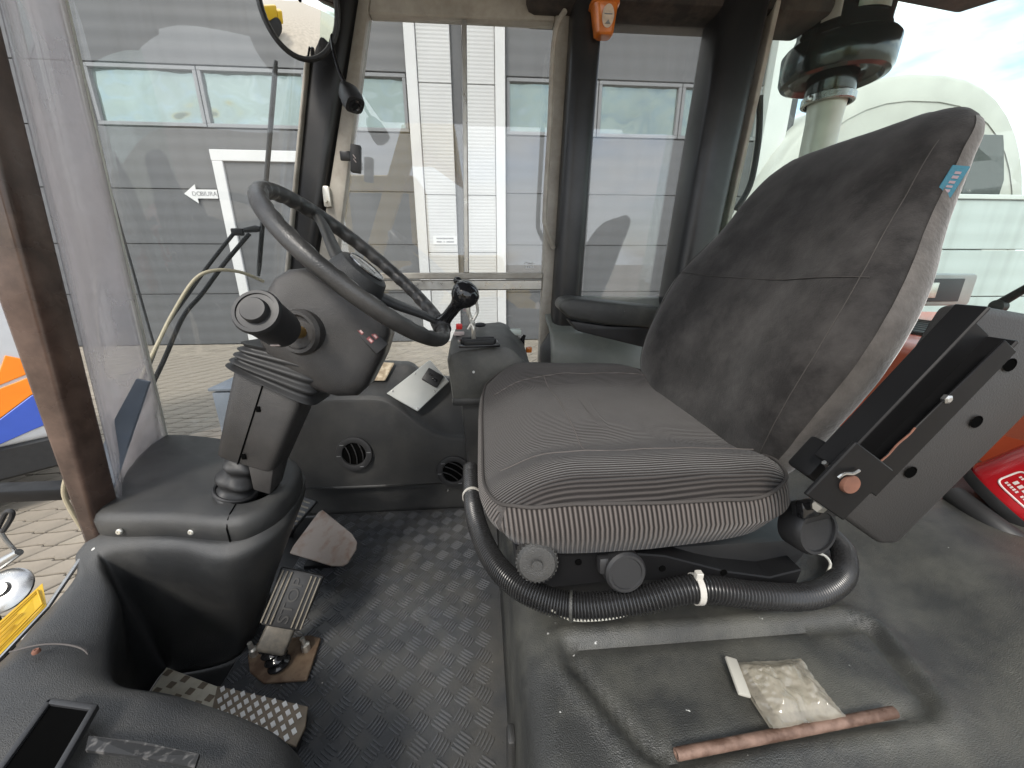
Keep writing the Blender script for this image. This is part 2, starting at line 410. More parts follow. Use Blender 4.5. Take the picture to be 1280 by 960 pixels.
def cr(p, t):
    """catmull-rom through list p at t in [0, len-1]"""
    n = len(p) - 1; i = min(int(t), n - 1); f = t - i
    a, b, c, d = p[max(i - 1, 0)], p[i], p[i + 1], p[min(i + 2, n)]
    return 0.5 * ((b * 2) + (c - a) * f + (a * 2 - b * 5 + c * 4 - d) * f * f + (b * 3 - a - c * 3 + d) * f ** 3)
def spline(pts, n):
    pts = [V(p) for p in pts]
    return [cr(pts, (len(pts) - 1) * i / (n - 1)) for i in range(n)]
def patch(ctrl, nu, nv):
    """bicubic surface through a net of control points (rows of points)"""
    rows = [[V(p) for p in r] for r in ctrl]
    cols = [spline(r, nu) for r in rows]
    out = []
    for j in range(nv):
        t = (len(rows) - 1) * j / (nv - 1)
        out.append([cr([c[i] for c in cols], t) for i in range(nu)])
    return out
def lerp(a, b, t): return a + (b - a) * t
def interp(xs, ys, x):
    if x <= xs[0]: return ys[0]
    for i in range(len(xs) - 1):
        if x <= xs[i + 1]:
            t = (x - xs[i]) / (xs[i + 1] - xs[i]); t = t * t * (3 - 2 * t) if False else t
            return ys[i] + (ys[i + 1] - ys[i]) * t
    return ys[-1]
def smooth01(t): t = max(0, min(1, t)); return t * t * (3 - 2 * t)
def text_mesh(body, size, M, mat, name, parent=None, depth=0.0004, loc=None, label=None, font_scale=(1, 1)):
    cu = bpy.data.curves.new('lettering', 'FONT'); cu.body = body; cu.size = size; cu.align_x = 'CENTER'; cu.align_y = 'CENTER'; cu.extrude = depth
    cu.space_line = 0.95
    t = bpy.data.objects.new('lettering_source', cu); COL.objects.link(t)
    bpy.context.view_layer.update()
    me = bpy.data.meshes.new_from_object(t.evaluated_get(bpy.context.evaluated_depsgraph_get()))
    bpy.data.objects.remove(t); bpy.data.curves.remove(cu)
    b = B(); b.bm.from_mesh(me); bpy.data.meshes.remove(me)
    for v in b.bm.verts: v.co = M @ V((v.co.x * font_scale[0], v.co.y * font_scale[1], v.co.z))
    return obj(name, b, mat, parent, loc, smooth=None, label=label)

# ================================================================== SETTING OUTSIDE
GZ = -1.15                       # yard level; the cab floor is z = 0
def sheet(name, x0, x1, y0, y1, z, mat):
    b = B(); b._new([(x0, y0, z), (x1, y0, z), (x1, y1, z), (x0, y1, z)], [(0, 1, 2, 3)])
    return tag(obj(name, b, mat, loc=((x0 + x1) / 2, (y0 + y1) / 2, z), smooth=None), kind='structure')
sheet('ground', -600, 600, -600, 600, GZ - 0.05, 'yard')
yard = sheet('paved_yard', -16, 9, 1.0, 10.0, GZ - 0.012, 'joint_sand')

# interlocking stepped concrete pavers, each a real block
PL, PD = 0.30, 0.15
def paver_outline():
    e = [(0.0, 0.0), (0.10, 0.004), (0.17, 0.016), (0.215, 0.018), (0.22, 0.000), (PL, 0.0)]
    g = 0.0085; sk = 0.085
    low = [(x, y + g) for x, y in e]; up = [(x + sk, y + PD - g) for x, y in e]
    low[0] = (g, g); low[-1] = (PL - g, g); up[0] = (sk + g, PD - g); up[-1] = (PL + sk - g, PD - g)
    return low + up[::-1]
def paver_block(b, ox, oy, dz, rot=0.0):
    c, s = math.cos(rot), math.sin(rot)
    pts = [V((ox + c * x - s * y, oy + s * x + c * y, 0)) for x, y in paver_outline()]
    ctr = sum(pts, V()) / len(pts)
    top = GZ + dz
    lo = [V((p.x, p.y, GZ - 0.03)) for p in pts]; mid = [V((p.x, p.y, top - 0.006)) for p in pts]
    hi = [ctr.lerp(p, 0.965) for p in pts]; hi = [V((p.x, p.y, top)) for p in hi]
    n = len(pts)
    vs = [b.bm.verts.new(p) for p in lo + mid + hi]
    for k in range(2):
        for i in range(n):
            j = (i + 1) % n
            b.bm.faces.new((vs[k * n + i], vs[k * n + j], vs[(k + 1) * n + j], vs[(k + 1) * n + i]))
    b.bm.faces.new(vs[2 * n:])
def in_view(x, y):
    p = V((x, y, GZ)) - CAM; w = p.dot(_f)
    if w < 0.3: return None
    return 640 + FPX * p.dot(_r) / w, 480 - FPX * p.dot(_u) / w, w
cells = []
for r in range(int((9.86 - 1.0) / PD)):
    for c in range(-46, 26):
        x = c * PL + (r * 0.085) % PL; y = 1.0 + r * PD
        q = in_view(x + 0.2, y + 0.07)
        if q is None or not (-60 < q[0] < 720 and 410 < q[1] < 800): continue
        seen = (q[0] < 110 and q[1] > 540) or (150 < q[0] < 330 and q[1] < 575)
        cells.append((0 if seen else 1, q[2], x, y))
cells.sort()
pb = B(); paver_block(pb, 0, 0, 0.0)
proto = obj('paver', pb, 'paver', yard, smooth=None)
pm = proto.data
far = B()
for i, (s_, w_, x, y) in enumerate(cells):
    dz = random.uniform(-0.003, 0.003)
    if i < 300:
        o = proto if i == 0 else proto.copy()
        if i: COL.objects.link(o); o.parent = yard
        o.location = (x, y, dz)
    else: paver_block(far, x, y, dz)
obj('pavers_beyond', far, 'paver', yard, smooth=None, kind='stuff')

# ---- warehouse
FY = 9.9
wh = empty('warehouse', (0, FY, GZ), 'grey panel-clad warehouse with strip windows and white ribbed bay', 'building')
b = B(); b.box((-3.2, FY + 0.45, 4.0), (21.4, 0.7, 10.3)); obj('wall', b, 'wall_dark', wh)
rows = [GZ, 0.06, 1.18, 2.32, 3.50, 4.62, 5.75, 6.9, 8.05, 9.1]
bays = [(-13.8, -8.02), (-7.98, -1.47), (0.64, 6.55)]
g = 0.016
for bx0, bx1 in bays:
    for i in range(len(rows) - 1):
        if i == 4 and bx0 > -9: continue
        b = B(); b.box(((bx0 + bx1) / 2, FY + 0.05, (rows[i] + rows[i + 1]) / 2), (bx1 - bx0 - g, 0.10, rows[i + 1] - rows[i] - g), bev=0.006, seg=1)
        obj('wall_panel', b, 'wall_grey', wh, smooth=None)
def wframe(par, x0, x1, z0, z1):
    """a window: frame bars, then the pane as its sub-part"""
    t = 0.07; b = B()
    for cx, cz, sx, sz in (((x0 + x1) / 2, z1 - t / 2, x1 - x0, t), ((x0 + x1) / 2, z0 + t / 2, x1 - x0, t), (x0 + t / 2, (z0 + z1) / 2, t, z1 - z0 - 2 * t), (x1 - t / 2, (z0 + z1) / 2, t, z1 - z0 - 2 * t)):
        b.box((cx, FY + 0.05, cz), (sx, 0.12, sz), bev=0.006, seg=1)
    f = obj('window', b, 'wall_trim', par, smooth=None)
    b = B(); b.box(((x0 + x1) / 2, FY + 0.075, (z0 + z1) / 2), (x1 - x0 - 2 * t - .004, 0.02, z1 - z0 - 2 * t - .004)); obj('pane', b, 'mirror_pane', f)
for x0, x1 in ((-7.85, -5.72), (-5.70, -3.57), (-3.55, -1.50), (0.66, 2.70), (2.72, 4.62), (4.64, 6.53)):
    wframe(wh, x0, x1, 3.52, 4.60)
# white ribbed bay
for x0, x1 in ((-1.22, -0.52), (-0.28, 0.40)):
    zz = [GZ, 1.0, 2.25, 4.4, 6.3, 9.1]
    for i in range(5):
        b = B(); b.box(((x0 + x1) / 2, FY - 0.02, (zz[i] + zz[i + 1]) / 2), (x1 - x0 - 0.01, 0.24, zz[i + 1] - zz[i] - 0.014), bev=0.008, seg=1); obj('ribbed_panel', b, 'rib_white', wh, smooth=None)
for x0, x1 in ((-1.45, -1.225), (0.405, 0.62)):
    b = B(); b.box(((x0 + x1) / 2, FY - 0.04, 4.0), (x1 - x0, 0.30, 10.28), bev=0.01, seg=1); obj('white_flashing', b, 'wall_white', wh, smooth=None)
b = B(); b.box((-0.40, FY + 0.02, 4.0), (0.225, 0.12, 10.27)); obj('bay_gap', b, 'wall_dark', wh)  # dark strip set in the gap between the two ribbed panels
b = B(); b.box((6.85, FY - 0.05, 4.0), (0.55, 0.34, 10.28), bev=0.01, seg=1); obj('corner_column', b, 'wall_white', wh, smooth=None)
# office door with pale frame
dr = B()
for cx, cz, sx, sz in ((-4.62, 2.98, 2.24, 0.22), (-5.62, 0.86, 0.22, 4.02), (-3.62, 0.86, 0.22, 4.02)):
    dr.box((cx, FY - 0.02, cz), (sx, 0.12, sz), bev=0.01, seg=1)
dr = obj('door_frame', dr, 'wall_white', wh, smooth=None)
b = B(); b.box((-4.62, FY - 0.012, 0.86), (1.77, 0.03, 4.0)); obj('door_leaf', b, 'wall_grey', dr, smooth=None)
b = B(); b.tube([(-3.95, FY - .03, .55), (-3.95, FY - .09, .55), (-4.1, FY - .09, .55)], 0.018, 8); obj('door_handle', b, 'steel', dr)

# arrow sign
sx0, sx1, sz = -6.46, -5.765, W(262, 243, y=FY).z
s = B(); s.prism([(sx0, FY - .05, sz), (sx0 + .26, FY - .05, sz + .19), (sx0 + .26, FY - .05, sz + .09), (sx1, FY - .05, sz + .09), (sx1, FY - .05, sz - .09), (sx0 + .26, FY - .05, sz - .09), (sx0 + .26, FY - .05, sz - .19)], (0, .012, 0))
s = tag(obj('arrow_sign', s, 'white_print', loc=(sx0, FY, sz), smooth=None), 'white arrow sign reading DO BIURA on grey warehouse wall', 'sign')
for wd_, wx_ in (('DO', -6.20), ('BIURA', -5.945)):
    text_mesh(wd_, 0.125, Matrix.Translation((wx_, FY - .0525, sz)) @ Matrix.Rotation(math.pi / 2, 4, 'X'), 'grey_print', 'lettering', s, 0.0015)
p0 = W(542, 295, y=FY); p1 = W(572, 306, y=FY)
n_ = B(); n_.box(((p0.x + p1.x) / 2, FY - 0.155, (p0.z + p1.z) / 2), (p1.x - p0.x, 0.012, p0.z - p1.z))
n_ = tag(obj('notice_plate', n_, 'white_print', smooth=None), 'small white notice plate with two dark lines on ribbed white bay', 'sign')
for zo_, x0_, x1_ in ((.035, -.36, .36), (-.04, -.36, -.14), (-.04, -.07, -.02), (-.04, .05, .37)):
    w_ = p1.x - p0.x; b = B(); b.box(((p0.x + p1.x) / 2 + (x0_ + x1_) / 2 * w_, FY - .1618, (p0.z + p1.z) / 2 + zo_), ((x1_ - x0_) * w_, .002, .034)); obj('printed_word', b, 'grey_print', n_, smooth=None)

# ---- pale panel building behind, seen through the rear window
pw = empty('panel_wall', (8.2, 6.2, GZ), 'pale blue-white panelled wall behind the red engine hood', 'wall')
for z0, z1 in ((GZ, -0.62), (-0.60, 0.20), (0.22, 0.96), (0.98, 1.72)):
    b = B(); b.box((8.9, 6.2, (z0 + z1) / 2), (6.4, 0.2, z1 - z0), bev=0.006, seg=1); obj('panel', b, 'pale_wall', pw, smooth=None)
b = B(); b.box((8.9, 6.2, 1.76), (6.5, 0.26, 0.07), bev=0.008, seg=1); obj('capping', b, 'wall_white', pw, smooth=None)

# ---- arched tarpaulin shelter
sh = empty('tarpaulin_shelter', (9.8, 9, GZ), 'beige arched tarpaulin shelter rising beyond the seat backrest', 'shelter')
def arch(x, y, hw, z0, h, n=28):
    return [V((x + hw * math.copysign(abs(math.cos(a)) ** 0.8, math.cos(a)), y, z0 + h * math.sin(a) ** 0.9)) for a in (math.pi * (1 - i / (n - 1)) for i in range(n))]
secs = []
cx, hw, H = 9.63, 3.8, 4.62 - GZ
for k, (y, sc) in enumerate(((9.0, 0.93), (9.03, 0.985), (9.1, 1.0), (10.4, 0.985), (11.7, 1.0), (13.0, 0.985), (14.3, 1.0))):
    secs.append(arch(cx, y, hw * sc, GZ, H * (sc - (0.02 if sc < .95 else 0))))
b = B(); b.loft(secs, cap=False, closed=False)
obj('tarpaulin', b, 'tarp', sh, smooth=50)
b = B(); b.prism(arch(cx, 9.02, hw * .94, GZ, H * .94), (0, 0.03, 0)); obj('end_wall', b, 'tarp', sh, smooth=None)
b = B(); b.prism([(11.2, 8.985, GZ), (12.25, 8.985, GZ), (12.15, 8.985, 2.6), (11.85, 8.985, 3.3), (11.75, 8.985, 3.5), (11.2, 8.985, 3.5)], (0, 0.03, 0)); obj('opening', b, 'interior_shade', sh, smooth=None)  # dark sheet on the end wall, painting the shade inside the doorway

# ---- parked van at left, only its flank shows past the pillar
vb = V((-4.6, 3.25, GZ))
van = empty('parked_van', vb, 'white van with orange and blue flank stripes beyond the brown pillar', 'van')
def vquad(name, mat, pts, t=0.05, d=0.0):
    bb = B(); bb.prism([(x, 3.25 - d, z) for x, z in pts], (0, t, 0), bev=0.004, seg=1); return obj(name, bb, mat, van, smooth=None)
bb = B(); bb.box((-4.9, 4.0, 0.80), (4.1, 1.5, 2.8), bev=0.06, seg=3); obj('body', bb, 'van_white', van)
VX = -2.88
vquad('orange_stripe', 'van_orange', [(VX + a, z_) for a, z_ in ((-.142, .10), (0, .02), (0, -.03), (-.131, -.08), (-.25, -.125))], .02, .012)
vquad('orange_stripe', 'van_orange', [(VX + a, z_) for a, z_ in ((-.26, -.15), (-.131, -.105), (0, -.055), (0, -.18), (-.097, -.225), (-.312, -.385), (-.8, -.70), (-.8, -.40))], .02, .012)
vquad('blue_stripe', 'van_blue', [(VX + a, z_) for a, z_ in ((-.312, -.39), (-.10, -.23), (0, -.185), (0, -.45), (-.161, -.50), (-.365, -.57), (-.9, -.70))], .02, .016)
bb = B(); bb.box((-4.9, 3.9, -0.72), (4.0, 1.3, 0.26), bev=0.02, seg=1); obj('chassis', bb, 'rubber', van)
for wx in (-3.75, -6.2):
    bb = B(); Mw = frame((wx, 3.3, GZ + 0.37), (1, 0, 0), (0, 1, 0)); bb.lathe([(0.05, 0), (0.22, 0.0), (0.24, -0.02), (0.34, -0.02), (0.37, 0.02), (0.37, 0.2), (0.3, 0.24), (0.05, 0.24)], Mw, 28); obj('wheel', bb, 'rubber', van)

ym_ = empty('yellow_loader', (-1.3, -5.6, GZ), 'yellow loader with raised boom mirrored faintly in the far door glass', 'loader')
for nm, mt_, c_, sz_, bv in (('hood', 'yellow', (-.4, -5.8, .45), (1.7, 1.5, .9), .12), ('cab_frame', 'yellow', (-1.7, -5.8, 1.2), (1.3, 1.45, 2.0), .1), ('cab_glass', 'interior_shade', (-1.7, -5.06, 1.35), (1.0, .03, 1.1), .01), ('chassis', 'rubber', (-1.0, -5.8, -.25), (3.0, 1.2, .5), .05), ('counterweight', 'yellow', (.75, -5.8, .1), (.6, 1.5, .9), .1)):
    bb = B(); bb.box(c_, sz_, bev=bv); obj(nm, bb, mt_, ym_)
bb = B(); bb.prism([(-2.3, -5.1, .2), (-2.0, -5.1, .2), (-.95, -5.1, 2.7), (-1.2, -5.1, 2.9)], (0, .18, 0), .02); obj('boom', bb, 'yellow', ym_)
bb = B(); bb.prism([(-1.3, -5.15, 2.6), (-.9, -5.15, 2.6), (-.3, -5.15, 2.2), (-.4, -5.15, 3.1), (-1.2, -5.15, 3.0)], (0, -1.3, 0), .03); obj('bucket', bb, 'yellow', ym_)
for wx_ in (-2.0, .2):
    bb = B(); bb.lathe([(.08, 0), (.36, .02), (.40, .0), (.62, .02), (.66, -.06), (.66, -.36), (.3, -.4)], frame((wx_, -5.0, GZ + .66), (1, 0, 0), (0, 1, 0)), 28); obj('wheel', bb, 'rubber', ym_)
th_ = rad(46)
van.rotation_euler = (0, 0, th_)
van.location = (-3.42 - 1.75 * math.cos(th_), 3.2 - 1.75 * math.sin(th_), GZ)

# ================================================================== CAB
YD = 1.15                                   # plane of the far door
cab = empty('machine_cab', (0.1, 0.9, 0), 'dark framed loader cab with glazed door, pillars and windscreen', 'vehicle cab')
def strip(a0, a1, b0, b1, depth, name, mat, parent, bev=0.006, seg=2):
    """bar between a left edge a0-a1 and a right edge b0-b1, thickness towards +Y"""
    bb = B(); bb.prism([a0, b0, b1, a1], (0, depth, 0), bev, seg); return obj(name, bb, mat, parent)
def line(p, q, z):
    t = (z - p.z) / (q.z - p.z); return p.lerp(q, t)
ZT, ZB = 1.44, 0.22
def post(la, lb, ra, rb, y, depth, name, mat, parent, zt=ZT, zb=ZB, bev=0.02, seg=3):
    p, q = W(*la, y=y), W(*lb, y=y); r, s_ = W(*ra, y=y), W(*rb, y=y)
    return strip(line(p, q, zb), line(p, q, zt), line(r, s_, zb), line(r, s_, zt), depth, name, mat, parent, bev, seg)
post((384, 64), (360, 322), (440, 4), (391, 319), YD - 0.02, 0.10, 'front_pillar', 'frame_paint', cab)
post((381, 64), (357, 322), (385, 64), (361, 322), YD - 0.03, 0.03, 'windscreen_seal', 'grey_seal', cab, bev=0.002, seg=1)
post((719, 0), (690, 440), (757, 10), (729, 375), YD - 0.06, 0.12, 'door_post', 'frame_paint', cab, bev=0.025)
post((908, 15), (849, 345), (966, 15), (903, 300), YD - 0.08, 0.13, 'rear_pillar', 'frame_paint', cab, bev=0.03)
post((904, 15), (846, 345), (908, 15), (849, 345), YD - 0.03, 0.03, 'window_seal', 'grey_seal', cab, bev=0.002, seg=1)
post((967, 15), (904, 300), (974, 15), (909, 300), YD - 0.06, 0.03, 'rear_window_seal', 'grey_seal', cab, bev=0.002, seg=1)
b = B(); b.box((0.5, YD + 0.01, 1.365), (0.75, 0.14, 0.075), bev=0.02); obj('side_header', b, 'roof_lining', cab)
b = B(); b.box((-.12, YD + 0.04, 1.425), (0.7, 0.10, 0.07), bev=0.015); obj('door_header', b, 'roof_lining', cab)
b = B(); b.box((0.16, 0.63, 1.475), (1.32, 1.30, 0.07), bev=0.03); obj('roof', b, 'roof_lining', cab)
rp = [V((.78, 1.19, 1.42)), V((1.06, 1.20, 1.42)), W(1195, 19, z=1.42), W(1262, -2, z=1.42), V((1.46, .9, 1.42)), V((1.46, .02, 1.42)), V((.78, .0, 1.42))]
b = B(); b.prism(rp, (0, 0, .07), 0.012); obj('roof_overhang', b, 'roof_lining', cab)
# side window
q = [W(752, 12, y=YD + .02), W(908, 14, y=YD + .02), W(846, 360, y=YD + .02), W(727, 398, y=YD + .02)]
b = B(); b.prism(q, (0, 0.005, 0)); obj('side_window', b, 'glass_door', cab, smooth=None)
tl, tr_ = W(748, 9, y=YD), W(906, 13, y=YD)
b = B(); b.prism([tl, tr_, tr_ - V((0, 0, .012)), tl - V((0, 0, .012))], (0, .02, 0)); obj('window_seal', b, 'grey_seal', cab)
# lower side panel behind the seat
sp = patch([[(0.19, YD + .03, .66), (.35, YD + .03, .655), (.6, YD + .03, .65), (.85, YD + .02, .64)],
            [(0.19, YD - .0, .60), (.35, YD - .01, .595), (.6, YD - .02, .59), (.85, YD - .02, .59)],
            [(0.19, YD - .06, .575), (.35, YD - .07, .57), (.6, YD - .08, .57), (.85, YD - .08, .57)],
            [(0.19, YD - .10, .55), (.35, YD - .11, .545), (.6, YD - .12, .54), (.85, YD - .12, .54)],
            [(0.19, YD - .12, .45), (.35, YD - .13, .44), (.6, YD - .14, .44), (.85, YD - .14, .44)],
            [(0.19, YD - .12, .1), (.35, YD - .13, .1), (.6, YD - .14, .1), (.85, YD - .14, .1)]], 30, 30)
b = B(); b.grid(sp); obj('side_sill', b, 'sill_window_lit', cab, solid=0.004)
b = B(); pp = W(705, 440, y=YD - .06); b.lathe([(0.075, -.05), (0.072, -0.01), (0.06, 0.01), (0.05, 0.03), (0.04, .04)], Matrix.Translation((0.245, YD - .03, .52)), 24); obj('post_boot', b, 'plastic', cab)

# windscreen : right edge on the far pillar, left edge on the glass joint
wr0, wr1 = W(382, 64, y=YD), W(358, 322, y=YD)
wrt, wrb = line(wr0, wr1, 1.42), line(wr0, wr1, 0.30)
jb, jt0 = V((-.776, .918, .33)), W(80, 0, y=.90)
jt = line(jb, jt0, 1.42)
n1 = 12
def wsurf(s_, t):
    p = lerp(lerp(jb, jt, t), lerp(wrb, wrt, t), s_)
    return p + V((-0.05 * math.sin(math.pi * s_), 0, 0))
b = B(); b.grid([[wsurf(i / n1, j / n1) for i in range(n1 + 1)] for j in range(n1 + 1)]); obj('windscreen', b, 'glass_clear', cab, solid=0.005)
b = B(); b.tube([lerp(jb, jt, i / 8) for i in range(9)], 0.0055, 8); obj('glass_joint', b, 'pipe_pale', cab)
pr0, pr1 = W(2, 20, y=.65), W(130, 545, y=.65)
prt, prb = line(pr0, pr1, 1.42), line(pr0, pr1, 0.2)
b = B(); b.grid([[lerp(lerp(prb, prt, j / 8), lerp(jb, jt, j / 8), i / 8) + V((-0.03 * math.sin(math.pi * i / 8), 0, 0)) for i in range(9)] for j in range(9)]); obj('quarter_glass', b, 'glass_dusty', cab, solid=0.004)
pl0, pl1 = W(0, 390, y=.60), W(75, 600, y=.60)
strip(line(pl0, pl1, 0.05), line(pl0, pl1, 1.44), line(pr0, pr1, 0.05) + V((0, -.05, 0)), line(pr0, pr1, 1.44) + V((0, -.05, 0)), 0.05, 'near_pillar', 'brown_pillar', cab, 0.012, 3)
# rear window pane
q = [W(970, 8, y=YD - .02), W(906, 300, y=YD - .02), V((.80, 1.10, .45)), V((.80, .25, .45)), V((.86, .25, 1.42)), V((.86, 1.10, 1.42))]
b = B(); b._new([V((.745, YD - .02, 1.42)), V((.62, YD - .02, .50)), V((.86, .22, .50)), V((.95, .22, 1.42))], [(0, 1, 2, 3)]); obj('rear_window', b, 'glass_rear', cab, solid=0.005, smooth=None)

# ---- far door, a part of the cab, with its own pieces
lo0, lo1 = W(447, 0, y=YD), W(398, 319, y=YD); li0, li1 = W(460, 14, y=YD), W(422, 311, y=YD)
ro0, ro1 = W(719, 0, y=YD), W(684, 460, y=YD); ri0, ri1 = W(694, 26, y=YD), W(679, 341, y=YD)
ztop = W(600, 22, y=YD).z
DB = 0.30
bb = B()
bb.prism([line(lo0, lo1, DB), line(li0, li1, DB), line(li0, li1, 1.40), line(lo0, lo1, 1.40)], (0, .04, 0), .005)
bb.prism([line(ri0, ri1, DB), line(ro0, ro1, DB), line(ro0, ro1, 1.40), line(ri0, ri1, 1.40)], (0, .038, 0), .005)
door = obj('door', bb, 'grey_seal', cab)
def rail(za, zb_, name, mat, d0=0.003, th=.034):
    b_ = B(); b_.prism([line(li0, li1, za) + V((0, d0, 0)), line(ri0, ri1, za) + V((0, d0, 0)), line(ri0, ri1, zb_) + V((0, d0, 0)), line(li0, li1, zb_) + V((0, d0, 0))], (0, th, 0), .003, 1)
    return obj(name, b_, mat, door)
zr = W(580, 341, y=YD).z; zr2 = W(580, 350, y=YD).z; zr3 = W(580, 363, y=YD).z
rail(ztop, 1.40, 'top_rail', 'grey_seal'); rail(zr2 + .002, zr, 'slider_rail', 'grey_seal', 0.0, .03); rail(zr3, zr2, 'middle_rail', 'alu', 0.004)
rail(.30, .335, 'bottom_rail', 'grey_seal')
d0, d1 = W(577, 24, y=YD), W(580, 341, y=YD); e0, e1 = W(583, 24, y=YD), W(586, 341, y=YD)
b = B(); b.prism([d0, e0, e1, d1], (0, .03, 0), .002, 1); obj('slider_post', b, 'alu', door)
def pane(pts, name, y):
    b_ = B(); b_.prism([V((p.x, y, p.z)) for p in pts], (0, .004, 0)); return obj(name, b_, 'glass_door', door, smooth=None)
pane([W(460, 22, y=YD), W(581, 22, y=YD), W(583, 342, y=YD), W(420, 342, y=YD)], 'sliding_pane', YD + .012)
pane([W(581, 22, y=YD), W(696, 22, y=YD), W(680, 342, y=YD), W(583, 342, y=YD)], 'sliding_pane', YD + .022)
pane([line(li0, li1, zr3), line(ri0, ri1, zr3), line(ri0, ri1, .33), line(li0, li1, .33)], 'lower_pane', YD + .018)
b = B(); b.tube(spline([W(706, 14, y=1.12), W(697, 32, y=1.11), W(691, 70, y=1.11), W(687, 160, y=1.11), W(681, 265, y=1.11), W(683, 285, y=1.11), W(692, 310, y=1.13)], 40), .0065, 10); obj('grab_rail', b, 'grey_seal', door)
b = B(); p = W(409, 246, y=YD - .006); b.box(p, (.018, .014, .05), bev=.003); b.tube([p + V((0, -.005, -.012)), p + V((0, -.018, -.012))], .004, 8); obj('door_hinge', b, 'zinc', door)
b = B(); p = W(572, 351, y=YD - .012); b.sphere(p, .012); obj('slider_catch', b, 'gloss_black', door)
p = W(662, 332, y=YD + .010); b = B()
for dx in (-.010, -.003, .004, .011): b.box(p + V((dx, 0, -.004)), (.004, .001, .006))
b.tube([p + V((-.013, 0, .006)), p + V((-.004, 0, .009)), p + V((.004, 0, .004)), p + V((.013, 0, .008))], .0014, 6); obj('etched_mark', b, 'white_print', door)

# ---- cab floor
b = B(); b.box((-.25, .62, -.03), (1.3, 1.5, .05)); fl = tag(obj('cab_floor', b, 'frame_paint', loc=(-.25, .62, -.055), smooth=None), kind='structure')
mx0, mx1, my0, my1 = -.50, .03, .12, 1.075
b = B(); b.box(((mx0 + mx1) / 2, (my0 + my1) / 2, -.001), (mx1 - mx0, my1 - my0, .006), bev=.002, seg=1)
mt = tag(obj('floor_mat', b, 'mat_rubber', smooth=None), 'black rubber tread mat with five-bar pattern covering cab floor', 'floor mat')
tb = B(); P = 0.036
def tread(cx, cy, ang):
    c, s_ = math.cos(ang), math.sin(ang)
    for k in range(5):
        o = (k - 2) * 0.0062; L = 0.0145 - abs(k - 2) * 0.0006; w = 0.0019
        for_pts = [(-L, 0), (-L * .6, w), (L * .6, w), (L, 0), (L * .6, -w), (-L * .6, -w)]
        lo = [tb.bm.verts.new((cx + c * a - s_ * (q_ + o), cy + s_ * a + c * (q_ + o), .0018)) for a, q_ in for_pts]
        hi = [tb.bm.verts.new((cx + c * a * .93 - s_ * (q_ * .55 + o), cy + s_ * a * .93 + c * (q_ * .55 + o), .0042)) for a, q_ in for_pts]
        for i in range(6): tb.bm.faces.new((lo[i], lo[(i + 1) % 6], hi[(i + 1) % 6], hi[i]))
        tb.bm.faces.new(hi)
gx = int((mx1 - mx0) / P) + 1; gy = int((my1 - my0) / P) + 1
for i in range(gx):
    for j in range(gy):
        x, y = mx0 + .02 + i * P, my0 + .02 + j * P
        if x > mx1 - .016 or y > my1 - .016: continue
        tread(x, y, rad(45 if (i + j) % 2 else -45) + rad(12))
obj('tread_bars', tb, 'mat_bar_highlight', mt, smooth=None, kind='stuff')

# ================================================================== MOULDINGS
def screw(b, p, nrm, r=.006):
    M = frame(p, V(nrm).orthogonal(), nrm)
    b.lathe([(r, -.002), (r, .0005), (r * .75, .0022), (r * .3, .0024), (r * .28, .0010), (0, .0010)], M, 14, cap=False)

# ---- front console : cap, hole for the column, concave shroud and near ledge
fc = empty('front_console', (-.5, .62, 0), 'black moulded front console under steering column, curving round the footwell', 'console')
ZC = .352
outl = [(-.792, .925), (-.74, .77), (-.685, .640), (-.668, .608), (-.63, .592), (-.53, .583), (-.425, .563), (-.388, .578), (-.366, .62), (-.366, .69), (-.40, .77), (-.50, .83), (-.65, .907)]
op = [V((x, y, 0)) for x, y in outl]
oc = V((-.56, .70, 0))
ring = []
for i in range(len(op)):
    a, b_, c, d = op[i - 1], op[i], op[(i + 1) % len(op)], op[(i + 2) % len(op)]
    for k in range(4):
        f = k / 4
        ring.append(0.5 * (b_ * 2 + (c - a) * f + (a * 2 - b_ * 5 + c * 4 - d) * f * f + (b_ * 3 - a - c * 3 + d) * f ** 3))
def inset(r, d, z):
    out = []
    n = len(r)
    for i in range(n):
        t = (r[(i + 1) % n] - r[i - 1]).normalized(); nn = V((-t.y, t.x, 0))
        if nn.dot(oc - r[i]) < 0: nn = -nn
        p = r[i] + nn * d; out.append(V((p.x, p.y, z)))
    return out
hole_c = V((-.428, .655, 0))
rings = [inset(ring, .005, ZC - .046), inset(ring, .001, ZC - .041), inset(ring, 0, ZC - .016), inset(ring, .005, ZC - .005), inset(ring, .015, ZC)]
last = rings[-1]
hole = []
for p in last:
    a = math.atan2(p.y - hole_c.y, p.x - hole_c.x)
    hole.append(V((hole_c.x + .042 * math.cos(a), hole_c.y + .046 * math.sin(a), ZC)))
mid = [p.lerp(h, .5) + V((0, 0, .004)) for p, h in zip(last, hole)]
rings += [hole, [V((h.x, h.y, ZC - .05)) for h in hole]]
b = B(); b.loft(rings, cap=False)
cap_ = obj('console_cap', b, 'plastic', fc, smooth=50)
b = B(); b.prism([V((h.x, h.y, ZC - .045)) for h in hole], (0, 0, .004)); obj('column_opening', b, 'hole_seam_shade', fc)
for x_, y_ in ((-.61, .586), (-.49, .5755)):
    b = B(); screw(b, (x_, y_, ZC - .028), (0, -1, .1), .005); obj('screw', b, 'zinc', fc)
b = B(); b.tube([(-.432, .608, ZC + .0006), (-.426, .582, ZC + .0003), (-.424, .571, ZC - .004), (-.423, .5625, ZC - .016), (-.423, .5625, ZC - .042)], .0012, 6); obj('cap_seam', b, 'hole_seam_shade', fc)

